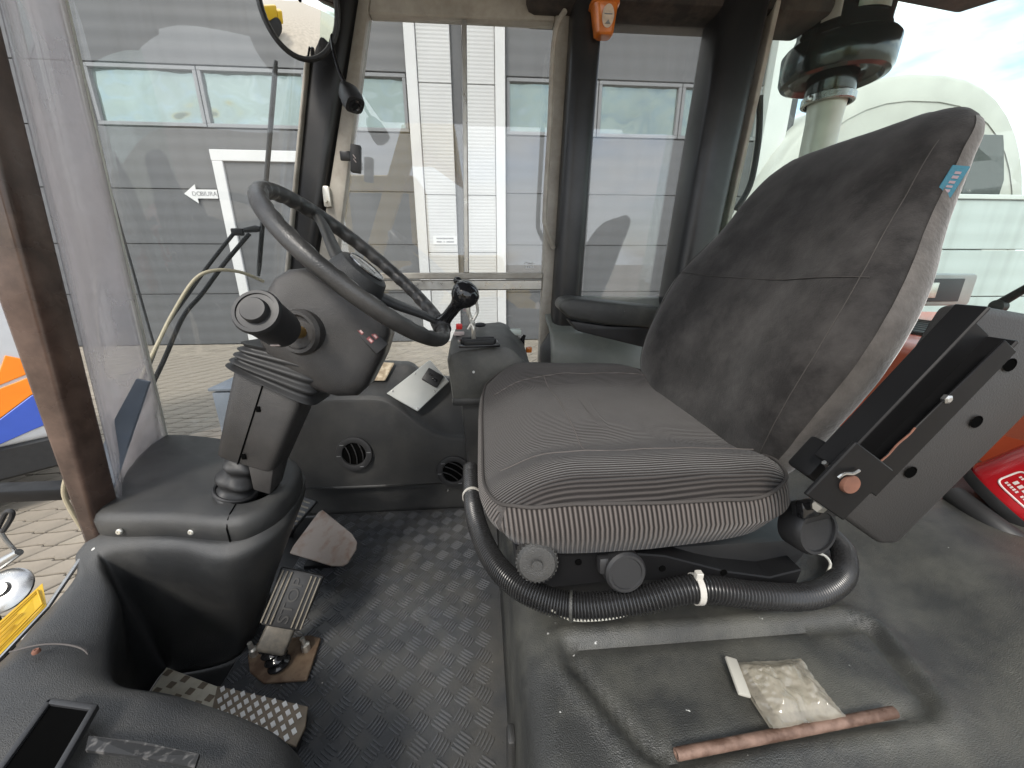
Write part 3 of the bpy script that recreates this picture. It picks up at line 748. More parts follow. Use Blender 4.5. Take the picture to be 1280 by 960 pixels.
fw = V((-.42, .47, 0))
def sec(O, Oi, R, F, bulge=.03, dz=.03):
    O, Oi, R, F = V(O), V(Oi), V(R), V(F)
    out = (R - fw); out.z = 0; out.normalize()
    R1 = R + V((0, 0, -dz)) - out * .012
    M1 = lerp(R1, F, .38) + out * bulge * .6; M2 = lerp(R1, F, .72) + out * bulge
    return [O, Oi, R, R1, M1, M2, F]
zz = .312
secs = [
    sec((-.42, .79, zz), (-.40, .78, zz), (-.378, .74, zz), W(335, 735, z=0), .0),
    sec((-.385, .64, zz), (-.375, .63, zz), (-.362, .62, zz - .004), W(322, 785, z=0), .0),
    sec((-.43, .585, zz), (-.425, .575, zz), (-.420, .556, zz - .004), W(292, 824, z=0), .012),
    sec((-.53, .60, zz), (-.53, .59, zz), (-.53, .574, zz - .005), W(225, 842, z=0), .022),
    sec((-.655, .625, zz), (-.65, .61, zz), (-.632, .580, zz - .012), (-.625, .595, 0), .012),
    sec(W(97, 690, z=.288), W(104, 692, z=.291), W(124, 704, z=.286), (-.625, .555, 0), .004),
    sec(W(94, 722, z=.278), W(104, 726, z=.282), W(136, 740, z=.272), (-.61, .51, 0), .002),
    sec(W(40, 785, z=.268), W(56, 790, z=.276), W(122, 800, z=.262), (-.575, .435, 0), .0),
    sec(W(-25, 850, z=.27), W(0, 850, z=.284), W(122, 852, z=.272), (-.52, .36, 0), .0),
    sec((-.62, .20, .275), (-.58, .20, .290), W(190, 882, z=.272), (-.40, .335, 0), .0),
    sec((-.52, .08, .275), (-.42, .10, .289), W(300, 925, z=.262), (-.265, .285, 0), .0),
    sec((-.30, .05, .27), (-.27, .08, .283), W(356, 958, z=.240), (-.205, .26, 0), .0),
    sec((-.20, .05, .20), (-.19, .08, .205), W(388, 1000, z=.17), (-.165, .20, 0), .0, .02),
]
b = B(); b.grid(patch(secs, 34, 110)); obj('footwell_shroud', b, 'plastic', fc, smooth=60, solid=0.004)
# moulded seam where the near ledge is screwed on, tray slot, worn label
b = B(); b.tube(spline([W(12, 815, z=.280), W(50, 806, z=.284), W(85, 806, z=.280), W(108, 815, z=.270), W(112, 835, z=.25)], 24), .0011, 6); obj('ledge_seam', b, 'thread', fc, label='pale worn edge of the overlapping ledge moulding')
b = B(); screw(b, W(45, 814, z=.288), (0, 0, 1), .004); obj('screw', b, 'bare_rust', fc)
b = B(); screw(b, W(124, 687, z=.290) + V((0, -.006, .004)), (.1, -1, .5), .005); obj('screw', b, 'zinc', fc)
zt_ = .291
t0, t1, t2, t3 = W(62, 878, z=zt_ + .006), W(118, 886, z=zt_ + .006), W(58, 990, z=zt_ + .006), W(-15, 985, z=zt_ + .006)
b = B()
def tbar(p, q, w=.004): 
    d = (q - p); M = frame((p + q) / 2, d, (0, 0, 1)); b.box((0, 0, 0), (d.length + w, w * 1.6, .007), M, bev=.0015, seg=2)
for p, q in ((t0, t1), (t1, t2), (t0, t3)): tbar(p, q)
tray = obj('tray_rim', b, 'plastic_smooth', fc)
b = B(); b.prism([t0 + V((0, 0, .0005)), t1 + V((0, 0, .0005)), t2 + V((0, 0, .0005)), t3 + V((0, 0, .0005))], (0, 0, -.006)); obj('tray_shade', b, 'hole_seam_shade', tray, smooth=None)  # black sheet painting the shade of the slot, no real hole
lp = [W(112, 922, z=.292), W(180, 930, z=.292), W(250, 945, z=.288), W(244, 962, z=.288), W(175, 948, z=.292), W(108, 940, z=.292)]
b = B(); b.prism([p + V((0, 0, .003)) for p in lp], (0, 0, -.004)); obj('worn_label', b, material('label_worn', (0.018, 0.018, 0.018), .6, col2=(.11, .105, .10), vscale=120, spread=(.52, .66)), fc, smooth=None)

# ---- right-hand side console with two round vents
sc_ = empty('side_console', (-.3, 1.05, 0), 'black moulded side console with round air vents under far door', 'console')
xs = [-.74, -.66, -.60, -.55, -.50, -.46, -.42, -.36, -.30, -.26, -.22, -.18, -.14, -.10, -.05, .03, .10]
hs = [.20, .24, .29, .345, .383, .398, .403, .403, .400, .385, .350, .312, .284, .270, .266, .265, .264]
cols = []
for x, h in zip(xs, hs):
    y0 = 1.062
    hb = lerp(h, .47, .85) if x < -.2 else lerp(h, .45, .75)
    cols.append([V((x, y0 + .004, 0)), V((x, y0 + .002, .085)), V((x, y0 - .001, .098)), V((x, y0 - .020, .112)), V((x, y0 - .022, .124)), V((x, y0 - .024, lerp(.13, h, .5))), V((x, y0 - .018, h - .030)), V((x, y0 - .012, h - .012)), V((x, y0 + .006, h)), V((x, y0 + .04, lerp(h, hb, .35))), V((x, y0 + .08, lerp(h, hb, .8))), V((x, y0 + .10, hb)), V((x, y0 + .125, hb + .004))])
rows_ = [[c[i] for c in cols] for i in range(len(cols[0]))]
b = B(); b.grid(patch(rows_, 70, 60)); obj('console_body', b, 'plastic', sc_, smooth=60, solid=.003)
def vent(u, v, y, r, name, turn):
    p = W(u, v, y=y)
    M = frame(p, (1, 0, 0), (0, -1, .12))
    bb = B(); bb.lathe([(r, -.012), (r, .002), (r * .97, .0055), (r * .80, .0075), (r * .66, .006), (r * .64, .001), (r * .63, -.010)], M, 36, cap=False)
    o = obj(name, bb, 'plastic_smooth', sc_)
    bb = B(); bb.lathe([(r * .645, .0005), (r * .3, .0), (0, .0)], M, 24, cap=False); obj('vent_cavity', bb, 'hole_seam_shade', o)
    for k in (-1, 0, 1):
        bb = B(); pts = [M @ (Matrix.Rotation(turn, 4, 'Z') @ V((k * r * .36 + .12 * r * (1 - (t / 5) ** 2), t / 5 * r * .6 * math.sqrt(max(.05, 1 - (k * .5) ** 2)), .0025 + .004 * (1 - (t / 5) ** 2)))) for t in range(-5, 6)]
        bb.tube(pts, .0016, 6)
        obj('vent_slat', bb, 'plastic_smooth', o)
    for a in (0.1, math.pi + .1, 2.4, 5.2):
        bb = B(); bb.box((r * .82 * math.cos(a), r * .82 * math.sin(a), .0072), (.011, .0016, .002), M @ Matrix.Identity(4))
        obj('vent_notch', bb, 'wall_trim', o)
vent(443, 567, 1.034, .052, 'air_vent', .2)
vent(567, 589, 1.034, .050, 'air_vent', 1.0)
# flat panel on the hump, a reflection painted on it as tan speckle
def shelf(u, v): 
    return W(u, v, y=1.13)
pk = [W(432, 478, y=1.10), W(482, 478, y=1.10), W(494, 456, y=1.155), W(452, 454, y=1.155)]
nrm = (pk[1] - pk[0]).cross(pk[3] - pk[0]).normalized()
b = B(); b.prism([p + nrm * .012 for p in pk], nrm * -.006, .002, 1); obj('reflection_panel', b, material('reflection_tan', (.34, .26, .17), .6, col2=(.5, .42, .3), vscale=70, bump=.4, bscale=120), sc_, smooth=None)
ap = [W(481, 492, y=1.075), W(524, 516, y=1.065), W(560, 484, y=1.13), W(541, 448, y=1.155), W(534, 452, y=1.155)]
ap = [W(483, 493, y=1.078), W(522, 515, y=1.066), W(561, 478, y=1.128), W(537, 451, y=1.150)]
nrm = (ap[1] - ap[0]).cross(ap[3] - ap[0]).normalized()
b = B(); b.prism([p + nrm * .012 for p in ap], nrm * -.008, .0015, 1); sp_ = obj('switch_plate', b, 'alu_plate', sc_, smooth=None)
ce = lerp(lerp(ap[0], ap[1], .5), lerp(ap[3], ap[2], .5), .78) + nrm * .015
Ms = frame(ce, ap[1] - ap[0], nrm)
b = B(); b.box((.004, 0, 0), (.052, .042, .010), Ms, bev=.003); sk = obj('switch_housing', b, 'plastic_smooth', sp_)
b = B(); b.box((-.006, .004, .007), (.010, .004, .006), Ms, bev=.001); b.box((.012, -.004, .007), (.014, .006, .010), Ms, bev=.0015); obj('switch_toggle', b, 'gloss_black', sk)
for s_, t in ((.06, .1), (.94, .06), (.06, .62), (.9, .6)):
    b = B(); screw(b, lerp(lerp(ap[0], ap[1], s_), lerp(ap[3], ap[2], s_), t) + nrm * .0125, nrm, .0028)
    obj('plate_screw', b, 'steel', sp_)
b = B(); pz = W(560, 613, y=1.063); screw(b, pz, (0, -1, 0), .004); obj('screw', b, 'steel', sc_)

# ---- lever console beside the seat
gc = empty('lever_console', (0, .95, .2), 'grey moulded lever console between seat and far door', 'console')
yn = .865
def qq(u, v, y): return W(u, v, y=y)
r0 = [qq(556, 452, yn + .02), qq(560, 438, yn + .012), qq(600, 432, yn), qq(634, 433, yn), qq(655, 448, yn + .012), qq(664, 462, yn + .02), qq(655, 500, yn + .02), qq(620, 520, yn + .01), qq(568, 512, yn + .01), qq(563, 490, yn + .012)]
poly = [V((-.082, yn, .535)), V((-.074, yn, .553)), V((-.050, yn, .562)), V((.052, yn, .570)), V((.072, yn, .562)), V((.112, yn, .520)), V((.112, yn, .43)), V((-.062, yn, .43)), V((-.074, yn, .440))]
def ringat(sc, dz, y, dx=0, zc=.5, xc=.015): return [V((xc + (p.x - xc) * sc + dx, y, zc + (p.z - zc) * sc + dz)) for p in poly]
b = B(); b.loft([ringat(.90, 0, yn), ringat(.965, .0, yn + .003), ringat(1.0, 0.0, yn + .016), ringat(1.0, .012, yn + .08), ringat(1.0, .022, yn + .15), ringat(.97, .028, yn + .20), ringat(.85, .02, yn + .225)])
obj('console_housing', b, 'console_grey', gc, smooth=40)
b = B(); b.hexa([(-.045, yn + .03, .20), (.10, yn + .03, .20), (.10, yn + .18, .20), (-.045, yn + .18, .20), (-.055, yn + .012, .435), (.105, yn + .012, .435), (.105, yn + .20, .44), (-.055, yn + .20, .44)], bev=.01); obj('console_foot', b, 'plastic', gc)
b = B(); b.box((-.004, yn + .006, .436), (.142, .018, .020), bev=.006); obj('lower_lip', b, 'plastic', gc)
# slot with bellows gaiter
gz = .575
g0 = W(598, 432, z=gz + .002)
Mg = frame(g0 + V((0, .02, 0)), (1, .12, 0.05), (0.03, -.12, 1))
b = B(); b.box((0, 0, .001), (.092, .046, .006), Mg, bev=.002); slot = obj('lever_slot', b, 'gloss_black', gc)
b = B()
for k in range(5): b.box((0, -.016 + k * .008, .006 + .002 * (k % 2)), (.082 - abs(k - 2) * .008, .0055, .012), Mg, bev=.0022)
obj('gaiter', b, 'rubber', slot)
b = B(); b.tube(spline([Mg @ V((-.01, .0, .004)), Mg @ V((-.012, .004, .045)), W(590, 402, y=.94), W(585, 385, y=.945), W(592, 372, y=.95)], 24), [.005] * 24, 10); lev = obj('joystick_shaft', b, 'zinc', gc)
b = B(); b.tube(spline([W(585, 412, y=.93), W(592, 400, y=.935), W(597, 388, y=.94), W(594, 372, y=.94)], 16), .0035, 8); obj('second_shaft', b, 'zinc', lev)
b = B(); p0 = W(588, 378, y=.945); p1 = W(590, 360, y=.95); b.tube(spline([p0, p0.lerp(p1, .3), p0.lerp(p1, .7), p1], 10), [.008, .010, .012, .0135, .0145, .015, .0145, .013, .009, .002], 14); obj('joystick_knob', b, material('knob_pale', (.46, .50, .40), .4, var=.2, vscale=80), lev)
b = B(); p = W(574, 408, y=.98); b.box(p, (.016, .014, .014), bev=.003); obj('red_rocker', b, 'red_button', gc)
b = B(); p = W(574, 417, y=.98); b.box(p, (.026, .02, .008), bev=.002); obj('switch_bezel', b, 'label_white', gc)
b = B(); b.sphere(W(600, 406, y=1.0), .012, 10, None, (1.3, 1, .5)); obj('blank_plug', b, 'plastic_smooth', gc)
b = B(); p = W(640, 415, y=1.03); b.box(p, (.05, .02, .016), frame((0, 0, 0), (1, 0, -.5), (.5, 0, 1)).to_3x3().to_4x4() if False else None, bev=.004); obj('fuse_cover', b, material('pale_green', (.45, .5, .46), .5), gc)
b = B(); p = W(653, 424, y=1.04); b.tube([p + V((0, 0, -.03)), p, p + V((.006, 0, .012))], [.006, .007, .004], 10); obj('side_lever', b, 'gloss_black', gc)
b = B(); p = W(661, 437, y=1.03); b.box(p, (.016, .014, .016), bev=.003); obj('orange_rocker', b, 'orange_plastic', gc)
b = B(); p = W(592, 465, y=yn - .001); b.lathe([(.003, -.002), (.003, .001), (0, .0012)], frame(p, (1, 0, 0), (0, -1, 0)), 10); obj('rivet', b, 'white_print', gc)

# ---- seat plinth, one big moulding with a recessed tray
pl = empty('seat_plinth', (.45, .45, 0), 'dusty black moulded plinth under the seat with recessed tray', 'plinth')
ZP = .310
rec = [W(u, v, z=ZP) for u, v in ((703, 800), (880, 788), (1062, 772), (1092, 782), (1168, 878), (1160, 896), (1100, 906), (960, 926), (830, 962), (800, 940), (708, 830))]
def sdf(p, poly_):
    d = 1e9; inside = False; n = len(poly_)
    for i in range(n):
        a, c = poly_[i], poly_[(i + 1) % n]
        e = (c.x - a.x, c.y - a.y); w_ = (p[0] - a.x, p[1] - a.y)
        t = max(0, min(1, (w_[0] * e[0] + w_[1] * e[1]) / (e[0] ** 2 + e[1] ** 2)))
        d = min(d, math.hypot(w_[0] - e[0] * t, w_[1] - e[1] * t))
        if (a.y > p[1]) != (c.y > p[1]) and p[0] < (c.x - a.x) * (p[1] - a.y) / (c.y - a.y) + a.x: inside = not inside
    return -d if inside else d
def plinth_z(x, y):
    z = ZP
    s_ = sdf((x, y), rec)
    z += .005 * math.exp(-((s_ - .010) / .009) ** 2)
    z -= .006 * math.exp(-((s_ + .006) / .007) ** 2) + .004 * smooth01((.004 - s_) / .012)
    z += .06 * smooth01((x - .525 + (.32 - y) * .18) / .18)
    z -= .025 * smooth01((.13 - y) / .1)
    return z
X0, X1, Y0, Y1 = .030, 1.0, .05, .80
nx, ny = 130, 90
rowsP = []
for j in range(ny + 1):
    y = lerp(Y0, Y1, j / ny); r_ = []
    xe = X0 + .004 + .012 * smooth01((.42 - y) / .3) * 0
    for zf in (0.0, .5, .85, .93): r_.append(V((xe - .006 * (1 - zf), y, ZP * zf - .02 * (zf > .9))))
    for a in (0.2, 0.5, .8, 1.0):
        an = a * math.pi / 2; r_.append(V((xe + .035 * (1 - math.cos(an)), y, plinth_z(xe + .035, y) - .035 * (1 - math.sin(an)))))
    for i in range(1, nx + 1):
        x = lerp(xe + .035, X1, i / nx); r_.append(V((x, y, plinth_z(x, y))))
    rowsP.append(r_)
b = B(); b.grid(rowsP); obj('plinth_body', b, 'plastic_dusty', pl, smooth=70, solid=.004)
b = B(); p = W(652, 935, x=.028); b.box((.026, .345, .10), (.012, .026, .12), bev=.005); obj('hinge_lug', b, 'plastic', pl)
# black flat trim with rounded bar behind the plinth, where the extinguisher stands
b = B(); b.tube(spline([W(1192, 618, y=.50), W(1240, 655, y=.44), W(1290, 690, y=.40)], 14), .016, 12); obj('rear_bar', b, 'rubber', pl)
b = B(); b.box((.93, .52, .33), (.12, .36, .012), bev=.003); obj('rear_shelf', b, material('shelf_pale', (.5, .49, .44), .5, var=.15), pl)
b = B(); b.tube(spline([W(1300, 870, z=.30), W(1255, 925, z=.29), W(1215, 975, z=.28), W(1190, 1010, z=.27)], 14), .012, 12); obj('sill_seal', b, 'rubber', pl)

# ================================================================== SEAT
YC = .60
seat = empty('driver_seat', (.22, YC, ZP), 'dark grey suspension driver seat with corduroy cushion and tall velour backrest', 'seat')
CX0, CX1, CY0, CY1 = -.006, .368, .330, .868
def outline(ins, n=96, e=.36):
    cx, cy = (CX0 + CX1) / 2, (CY0 + CY1) / 2; hx, hy = (CX1 - CX0) / 2 - ins, (CY1 - CY0) / 2 - ins
    out = []
    for i in range(n):
        a = 2 * math.pi * i / n; c, s_ = math.cos(a), math.sin(a)
        out.append(V((cx + hx * math.copysign(abs(c) ** e, c), cy + hy * math.copysign(abs(s_) ** e, s_), 0)))
    return out
def top_z(x, y):
    ty = abs(y - YC) / ((CY1 - CY0) / 2)
    z = .512 + .022 * smooth01((ty - .45) / .35) - .012 * smooth01((ty - .92) / .1)
    tx = (x - CX0) / (CX1 - CX0)
    z -= .034 * (1 - smooth01(tx / .30)) ** 1.5 
    z -= .006 * smooth01((tx - .6) / .4)
    z += .006 * noise.noise(V((x * 8, y * 8, 1.3))) + .0028 * noise.noise(V((x * 20, y * 14, 4.1)))
    return z
def ringz(ins, zf): return [V((p.x, p.y, zf(p))) for p in outline(ins)]
seam = lambda p: top_z(p.x, p.y) - .010
rings = [ringz(.030, lambda p: .440), ringz(.010, lambda p: .446 + .012 * smooth01((p.x - .15) / .2)), ringz(-.002, lambda p: lerp(.452, seam(p), .35) + .010 * smooth01((p.x - .15) / .2)), ringz(-.005, lambda p: lerp(.452, seam(p), .62)), ringz(-.001, lambda p: lerp(.452, seam(p), .88)), ringz(.003, seam)]
b = B(); b.loft(rings, cap=False)
def perim(co):
    cx, cy = (CX0 + CX1) / 2, (CY0 + CY1) / 2; hx, hy = (CX1 - CX0) / 2, (CY1 - CY0) / 2
    dx, dy = (co.x - cx) / hx, (co.y - cy) / hy
    base = co.x * 1.0 if abs(dy) > abs(dx) else co.y
    return base + co.z * .12
obj('cushion_border', b, 'cord_border', seat, st=perim, smooth=60)
tr = [ringz(.003, seam)] + [ringz(i_, lambda p: top_z(p.x, p.y) - (.004 if i_ < .02 else 0)) for i_ in (.012, .022, .035, .05, .068, .088, .11, .13, .15, .165, .178)]
b = B(); b.loft(tr, cap=False); vs = list(b.bm.verts)[-96:]; b.bm.faces.new(vs)
cu = obj('cushion_top', b, 'cord_top', seat, st=lambda co: co.y + .004 * math.sin(co.x * 14) + .22 * co.z + .05 * max(0, .06 - co.x), smooth=70)
b = B(); b.tube([V((p.x, p.y, seam(p) + .002)) for p in outline(.002)], .0020, 8, closed=True); obj('piping', b, 'thread_dark', cu)
b = B()
for sgn in (-1, 1):
    b.tube([V((x, YC + sgn * (.150 + .03 * math.sin((x - .02) * 7)), top_z(x, YC + sgn * (.150 + .03 * math.sin((x - .02) * 7))) + .0004)) for x in [lerp(.02, .35, k / 24) for k in range(25)]], .0011, 6)
b.tube([V((.115 + .02 * math.cos((y - YC) * 5), y, top_z(.115 + .02 * math.cos((y - YC) * 5), y) + .0003)) for y in [lerp(YC - .17, YC + .17, k / 24) for k in range(25)]], .0009, 6)
obj('seam', b, 'thread', cu)

# backrest : horizontal slices along a leaning axis
LEAN = rad(21.8)
BO = V((.366, YC + .022, .455)); BA = V((math.sin(LEAN), 0, math.cos(LEAN))); BN = V((-math.cos(LEAN), 0, math.sin(LEAN)))
LB = .532
wS = [0, .03, .08, .14, .20, .255, .305, .355, .40, .445, .485, .514, .532]
hS = [.170, .202, .226, .240, .246, .244, .230, .208, .192, .181, .168, .140, .085]
tS = [.030, .046, .056, .060, .060, .058, .054, .050, .047, .043, .036, .026, .010]      # half thickness
fS = [.000, .010, .016, .020, .020, .018, .014, .010, .006, .003, -.002, -.007, -.012]
def sm(xs_, ys_, x):
    ps = [V((a, c_, 0)) for a, c_ in zip(xs_, ys_)]
    for i in range(len(xs_) - 1):
        if x <= xs_[i + 1]: return cr(ps, i + (x - xs_[i]) / (xs_[i + 1] - xs_[i])).y
    return ys_[-1]
def bpt(w, a):
    hw_, th_, f_ = sm(wS, hS, w), sm(wS, tS, w), sm(wS, fS, w)
    c, s_ = math.cos(a), math.sin(a)
    e = .55
    y = hw_ * math.copysign(abs(c) ** e, c); d = th_ * math.copysign(abs(s_) ** .75, s_)
    if s_ < 0: y *= (1 - .16 * min(1, -s_ * 1.3))
    t = abs(y) / hw_
    if s_ > 0:
        bol = .017 * smooth01((w - .02) / .08) * (1 - smooth01((w - .27) / .14))
        d += bol * (smooth01((t - .25) / .6) - .45) * (1 if t < .95 else (1 - (t - .95) / .05))
        d -= .006 * (1 - t * t)
    d += f_ - .02
    k = .0032 * noise.noise(V((y * 12, w * 10, 3.7))) + .0012 * noise.noise(V((y * 40, w * 34, 8.2)))
    return BO + BA * w + V((0, y, 0)) + BN * (d + k)
NS, NW = 72, 60
b = B(); b.loft([[bpt(LB * i / NW, 2 * math.pi * k / NS) for k in range(NS)] for i in range(NW + 1)])
# two skins of one cushion, the near side painted paler as if lit
back = obj('backrest', b, 'velour', seat, smooth=80)
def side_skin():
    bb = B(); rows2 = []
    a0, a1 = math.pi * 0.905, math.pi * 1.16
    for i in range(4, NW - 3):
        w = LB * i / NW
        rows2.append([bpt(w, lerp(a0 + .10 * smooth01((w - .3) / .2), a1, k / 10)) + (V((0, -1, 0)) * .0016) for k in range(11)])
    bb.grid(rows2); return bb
obj('side_panel', side_skin(), 'velour_side_lit', back, smooth=80)
def bseam(name, fn, n, r=.0006, mat='thread_dark'):
    bb = B(); bb.tube([bpt(*fn(i / (n - 1))) + BN * .0008 for i in range(n)], r, 6); return obj(name, bb, mat, back)
bseam('seam', lambda t: (lerp(.285, .277, math.sin(t * math.pi)), lerp(math.pi * .14, math.pi * .80, t)), 30)
bseam('seam', lambda t: (lerp(.02, .35, t), math.pi * (.15 + .10 * math.sin(t * 2.6))), 30)
bseam('seam', lambda t: (lerp(.02, .46, t), math.pi * (.83 - .06 * math.sin(t * 2.6))), 36)
# blue tag on the near side
def near_px(u, v):
    best = None; d = (W(u, v, y=.4) - CAM).normalized()
    for i in range(80):
        for k in range(60):
            p = bpt(LB * i / 80, math.pi * lerp(.6, 1.1, k / 60)); e = ((p - CAM).normalized() - d).length
            if best is None or e < best[0]: best = (e, p)
    return best[1]
tp = near_px(1190, 225)
Mt = frame(tp + V((-.004, -.004, 0)), BA, (-.75, -.65, .1)) @ Matrix.Scale(.72, 4)
b = B(); b.box((0, 0, 0), (.044, .020, .0016), Mt, bev=.0006, seg=1); tg = obj('fabric_tag', b, 'tag_blue', back, label='small blue woven tag')
b = B(); 
for k, (dx, wd) in enumerate(((-.013, .004), (-.007, .003), (-.001, .0035), (.006, .004), (.012, .0035))):
    b.box((dx, -.001, .0011), (wd, .007, .0006), Mt)
obj('tag_stitching', b, 'tag_print', tg)

# seat base : suspension box, side rail, knobs
b = B(); b.hexa([(.06, .40, ZP - .02), (.40, .40, ZP - .02), (.40, .80, ZP - .02), (.06, .80, ZP - .02), (.03, .37, .42), (.42, .37, .42), (.42, .83, .42), (.03, .83, .42)], bev=.012); obj('suspension_box', b, 'rubber', seat)
ra, rb_ = W(655, 694, y=.350), W(985, 700, y=.372)
ra2, rb2 = W(665, 724, y=.350), W(975, 722, y=.372)
pts = [W(645, 690, y=.352), W(760, 690, y=.352), W(830, 692, y=.356), W(900, 705, y=.364), W(950, 708, y=.37), W(985, 694, y=.376), W(980, 712, y=.374), W(940, 726, y=.37), W(840, 722, y=.356), W(760, 728, y=.352), W(690, 735, y=.352), W(648, 716, y=.352)]
b = B(); b.prism([(p.x, .352, p.z) for p in pts], (0, .03, 0), .0015, 1); rl = obj('side_rail', b, 'painted_steel', seat)
for u, v in ((723, 703), (828, 711), (905, 716)):
    p = W(u, v, y=.351); b = B(); b.lathe([(.004, -.001), (.004, .0004), (0, .0005)], frame(p, (1, 0, 0), (0, -1, 0)), 12)
    obj('rail_hole', b, 'hole_seam_shade', rl)
b = B(); M = frame(W(671, 701, y=.338), (1, 0, 0), (-.1, -1, .25))
prof = [(.019, -.016), (.022, -.014), (.022, .004), (.019, .008), (.012, .009), (.006, .008), (.0055, .011), (0, .011)]
b.lathe(prof, M, 30)
for k in range(30):
    a = 2 * math.pi * k / 30; b.box((.022 * math.cos(a), .022 * math.sin(a), -.005), (.0022, .0022, .017), M @ Matrix.Identity(4))
obj('lumbar_knob', b, 'plastic', seat, label='ribbed round adjuster knob under the front corner of cushion')
b = B(); M = frame(W(781, 714, y=.338), (1, 0, 0), (.05, -1, .25)); b.lathe([(.020, -.02), (.0235, -.016), (.0235, .003), (.021, .006), (.018, .006), (.0172, .0045), (0, .0045)], M, 30)
p = W(764, 708, y=.346); b.box((-.020, .006, -.008), (.018, .02, .014), M, bev=.004); obj('height_knob', b, 'plastic_smooth', seat)
# rear adjuster housing
M = frame(W(1022, 664, y=.335), (1, 0, .1), (.15, -1, .25))
b = B(); b.lathe([(.020, -.03), (.027, -.026), (.029, -.004), (.026, .002), (.023, .002), (.0225, -.0006), (0, -.0006)], M, 28)
b.box((.004, .022, -.006), (.050, .022, .014), M, bev=.003); obj('recline_housing', b, 'plastic_smooth', seat)
b = B(); M2 = frame(W(1026, 628, y=.335), (1, 0, 0), (.25, -.35, 1)); b.lathe([(.0085, -.008), (.0085, .0), (.0062, .001), (.0062, .012), (.0045, .014), (0, .014)], M2, 6); obj('recline_bolt', b, 'zinc', seat)
b = B(); b.box((-.012, .030, .001), (.026, .020, .010), M, bev=.003); obj('recline_tab', b, 'gloss_black', seat)

# near armrest, folded up : padded board on a steel channel
YA = .285
arm = empty('raised_armrest', W(1060, 640, y=YA), 'raised padded armrest board with black steel channel beside near seat edge', 'armrest')
bd = [W(1052, 648, y=YA), W(1062, 628, y=YA), W(1200, 412, y=YA), W(1216, 388, y=YA), W(1236, 384, y=YA), W(1330, 400, y=YA), W(1345, 430, y=YA), W(1300, 505, y=YA), W(1150, 655, y=YA), W(1122, 682, y=YA), W(1100, 682, y=YA)]
b = B(); b.prism(bd, (.010, .034, .0), .006, 3); pad = obj('armrest_pad', b, 'board_plastic', arm)
for u, v in ((1222, 466), (1220, 527), (1262, 456), (1138, 590), (1085, 611), (1197, 468)):
    p = W(u, v, y=YA - .001); M = frame(p, (1, 0, 0), (0, -1, 0)); b = B(); b.lathe([(.0060, .0006), (.0052, .001), (.0046, .0004), (0, .0004)], M, 14, cap=False)
    obj('blind_hole', b, 'hole_seam_shade', pad)
# U channel : web facing the camera, two flanges with bare edges
c0, c1 = W(1052, 592, y=.266), W(1236, 402, y=.266)
dirc = (c1 - c0).normalized(); nor = V((0, -1, 0)); perp = dirc.cross(nor).normalized()
if perp.x < 0: perp = -perp
Lc = (c1 - c0).length; Mc = Matrix((dirc, nor, perp)).transposed().to_4x4(); Mc.translation = (c0 + c1) / 2
b = B(); b.box((0, -.010, 0), (Lc, .003, .044), Mc, bev=.001, seg=1)
b.box((0, -.0, -.022), (Lc, .022, .003), Mc, bev=.001, seg=1)
b.box((0, -.002, .022), (Lc * .98, .024, .003), Mc, bev=.001, seg=1)
b.prism([Mc @ V((-Lc / 2, .012, .002)), Mc @ V((Lc / 2 - .01, .012, .006)), Mc @ V((Lc / 2 - .01, .012, .022)), Mc @ V((-Lc / 2, .012, .026))], Mc.to_3x3() @ V((0, .002, 0)), .0006, 1)
ch = obj('steel_channel', b, 'painted_steel', arm)
b = B(); b.tube([Mc @ V((-Lc / 2 * .95 + t * Lc * .9, .0135, .0025 + .0035 * t + .0006 * math.sin(t * 40))) for t in [k / 30 for k in range(12)] + [k / 30 for k in range(12, 13)]], .0008, 6); b.tube([Mc @ V((Lc * (t - .5), .0115, -.0235)) for t in (.0, .04, .09, .14)], .0011, 6); obj('bare_edge', b, 'bare_rust', ch)
for dx_, dz_ in ((.012, .006),):
    b = B(); b.lathe([(.0036, -.002), (.0036, .001), (.002, .002), (0, .002)], frame(Mc @ V((dx_, .014, dz_)), dirc, nor), 6); obj('channel_nut', b, 'steel', ch)
b = B(); p = W(1036, 578, y=.285); Mb = frame(p, dirc, nor); b.box((-.004, 0, -.004), (.034, .034, .026), Mb, bev=.003); b.box((.006, -.026, -.002), (.048, .005, .010), Mb, bev=.002); br = obj('pivot_bracket', b, 'painted_steel', arm)
b = B(); b.tube([W(1030, 578, y=.262), W(1034, 582, y=.262), W(1040, 592, y=.262)], .002, 6); obj('weld_spatter', b, 'steel', br)
b = B(); b.lathe([(.0078, -.006), (.0078, .001), (.0072, .0022), (0, .0026)], frame(W(1062, 605, y=.247), (1, 0, 0), (0, -1, .1)), 22); obj('pivot_bolt', b, 'bare_rust', arm, label='rusty round pivot bolt head')
b = B(); b.box((0, 0, 0), (.055, .004, .048), frame(W(1060, 602, y=.250), dirc, nor) @ Matrix.Rotation(math.pi / 2, 4, 'X'), bev=.001, seg=1); obj('pivot_plate', b, 'painted_steel', arm)
b = B(); b.tube(spline([W(1048, 597, y=.246), W(1056, 592, y=.245), W(1066, 592, y=.245), W(1074, 588, y=.246)], 12), .0012, 6); obj('spring_clip', b, 'steel', arm)

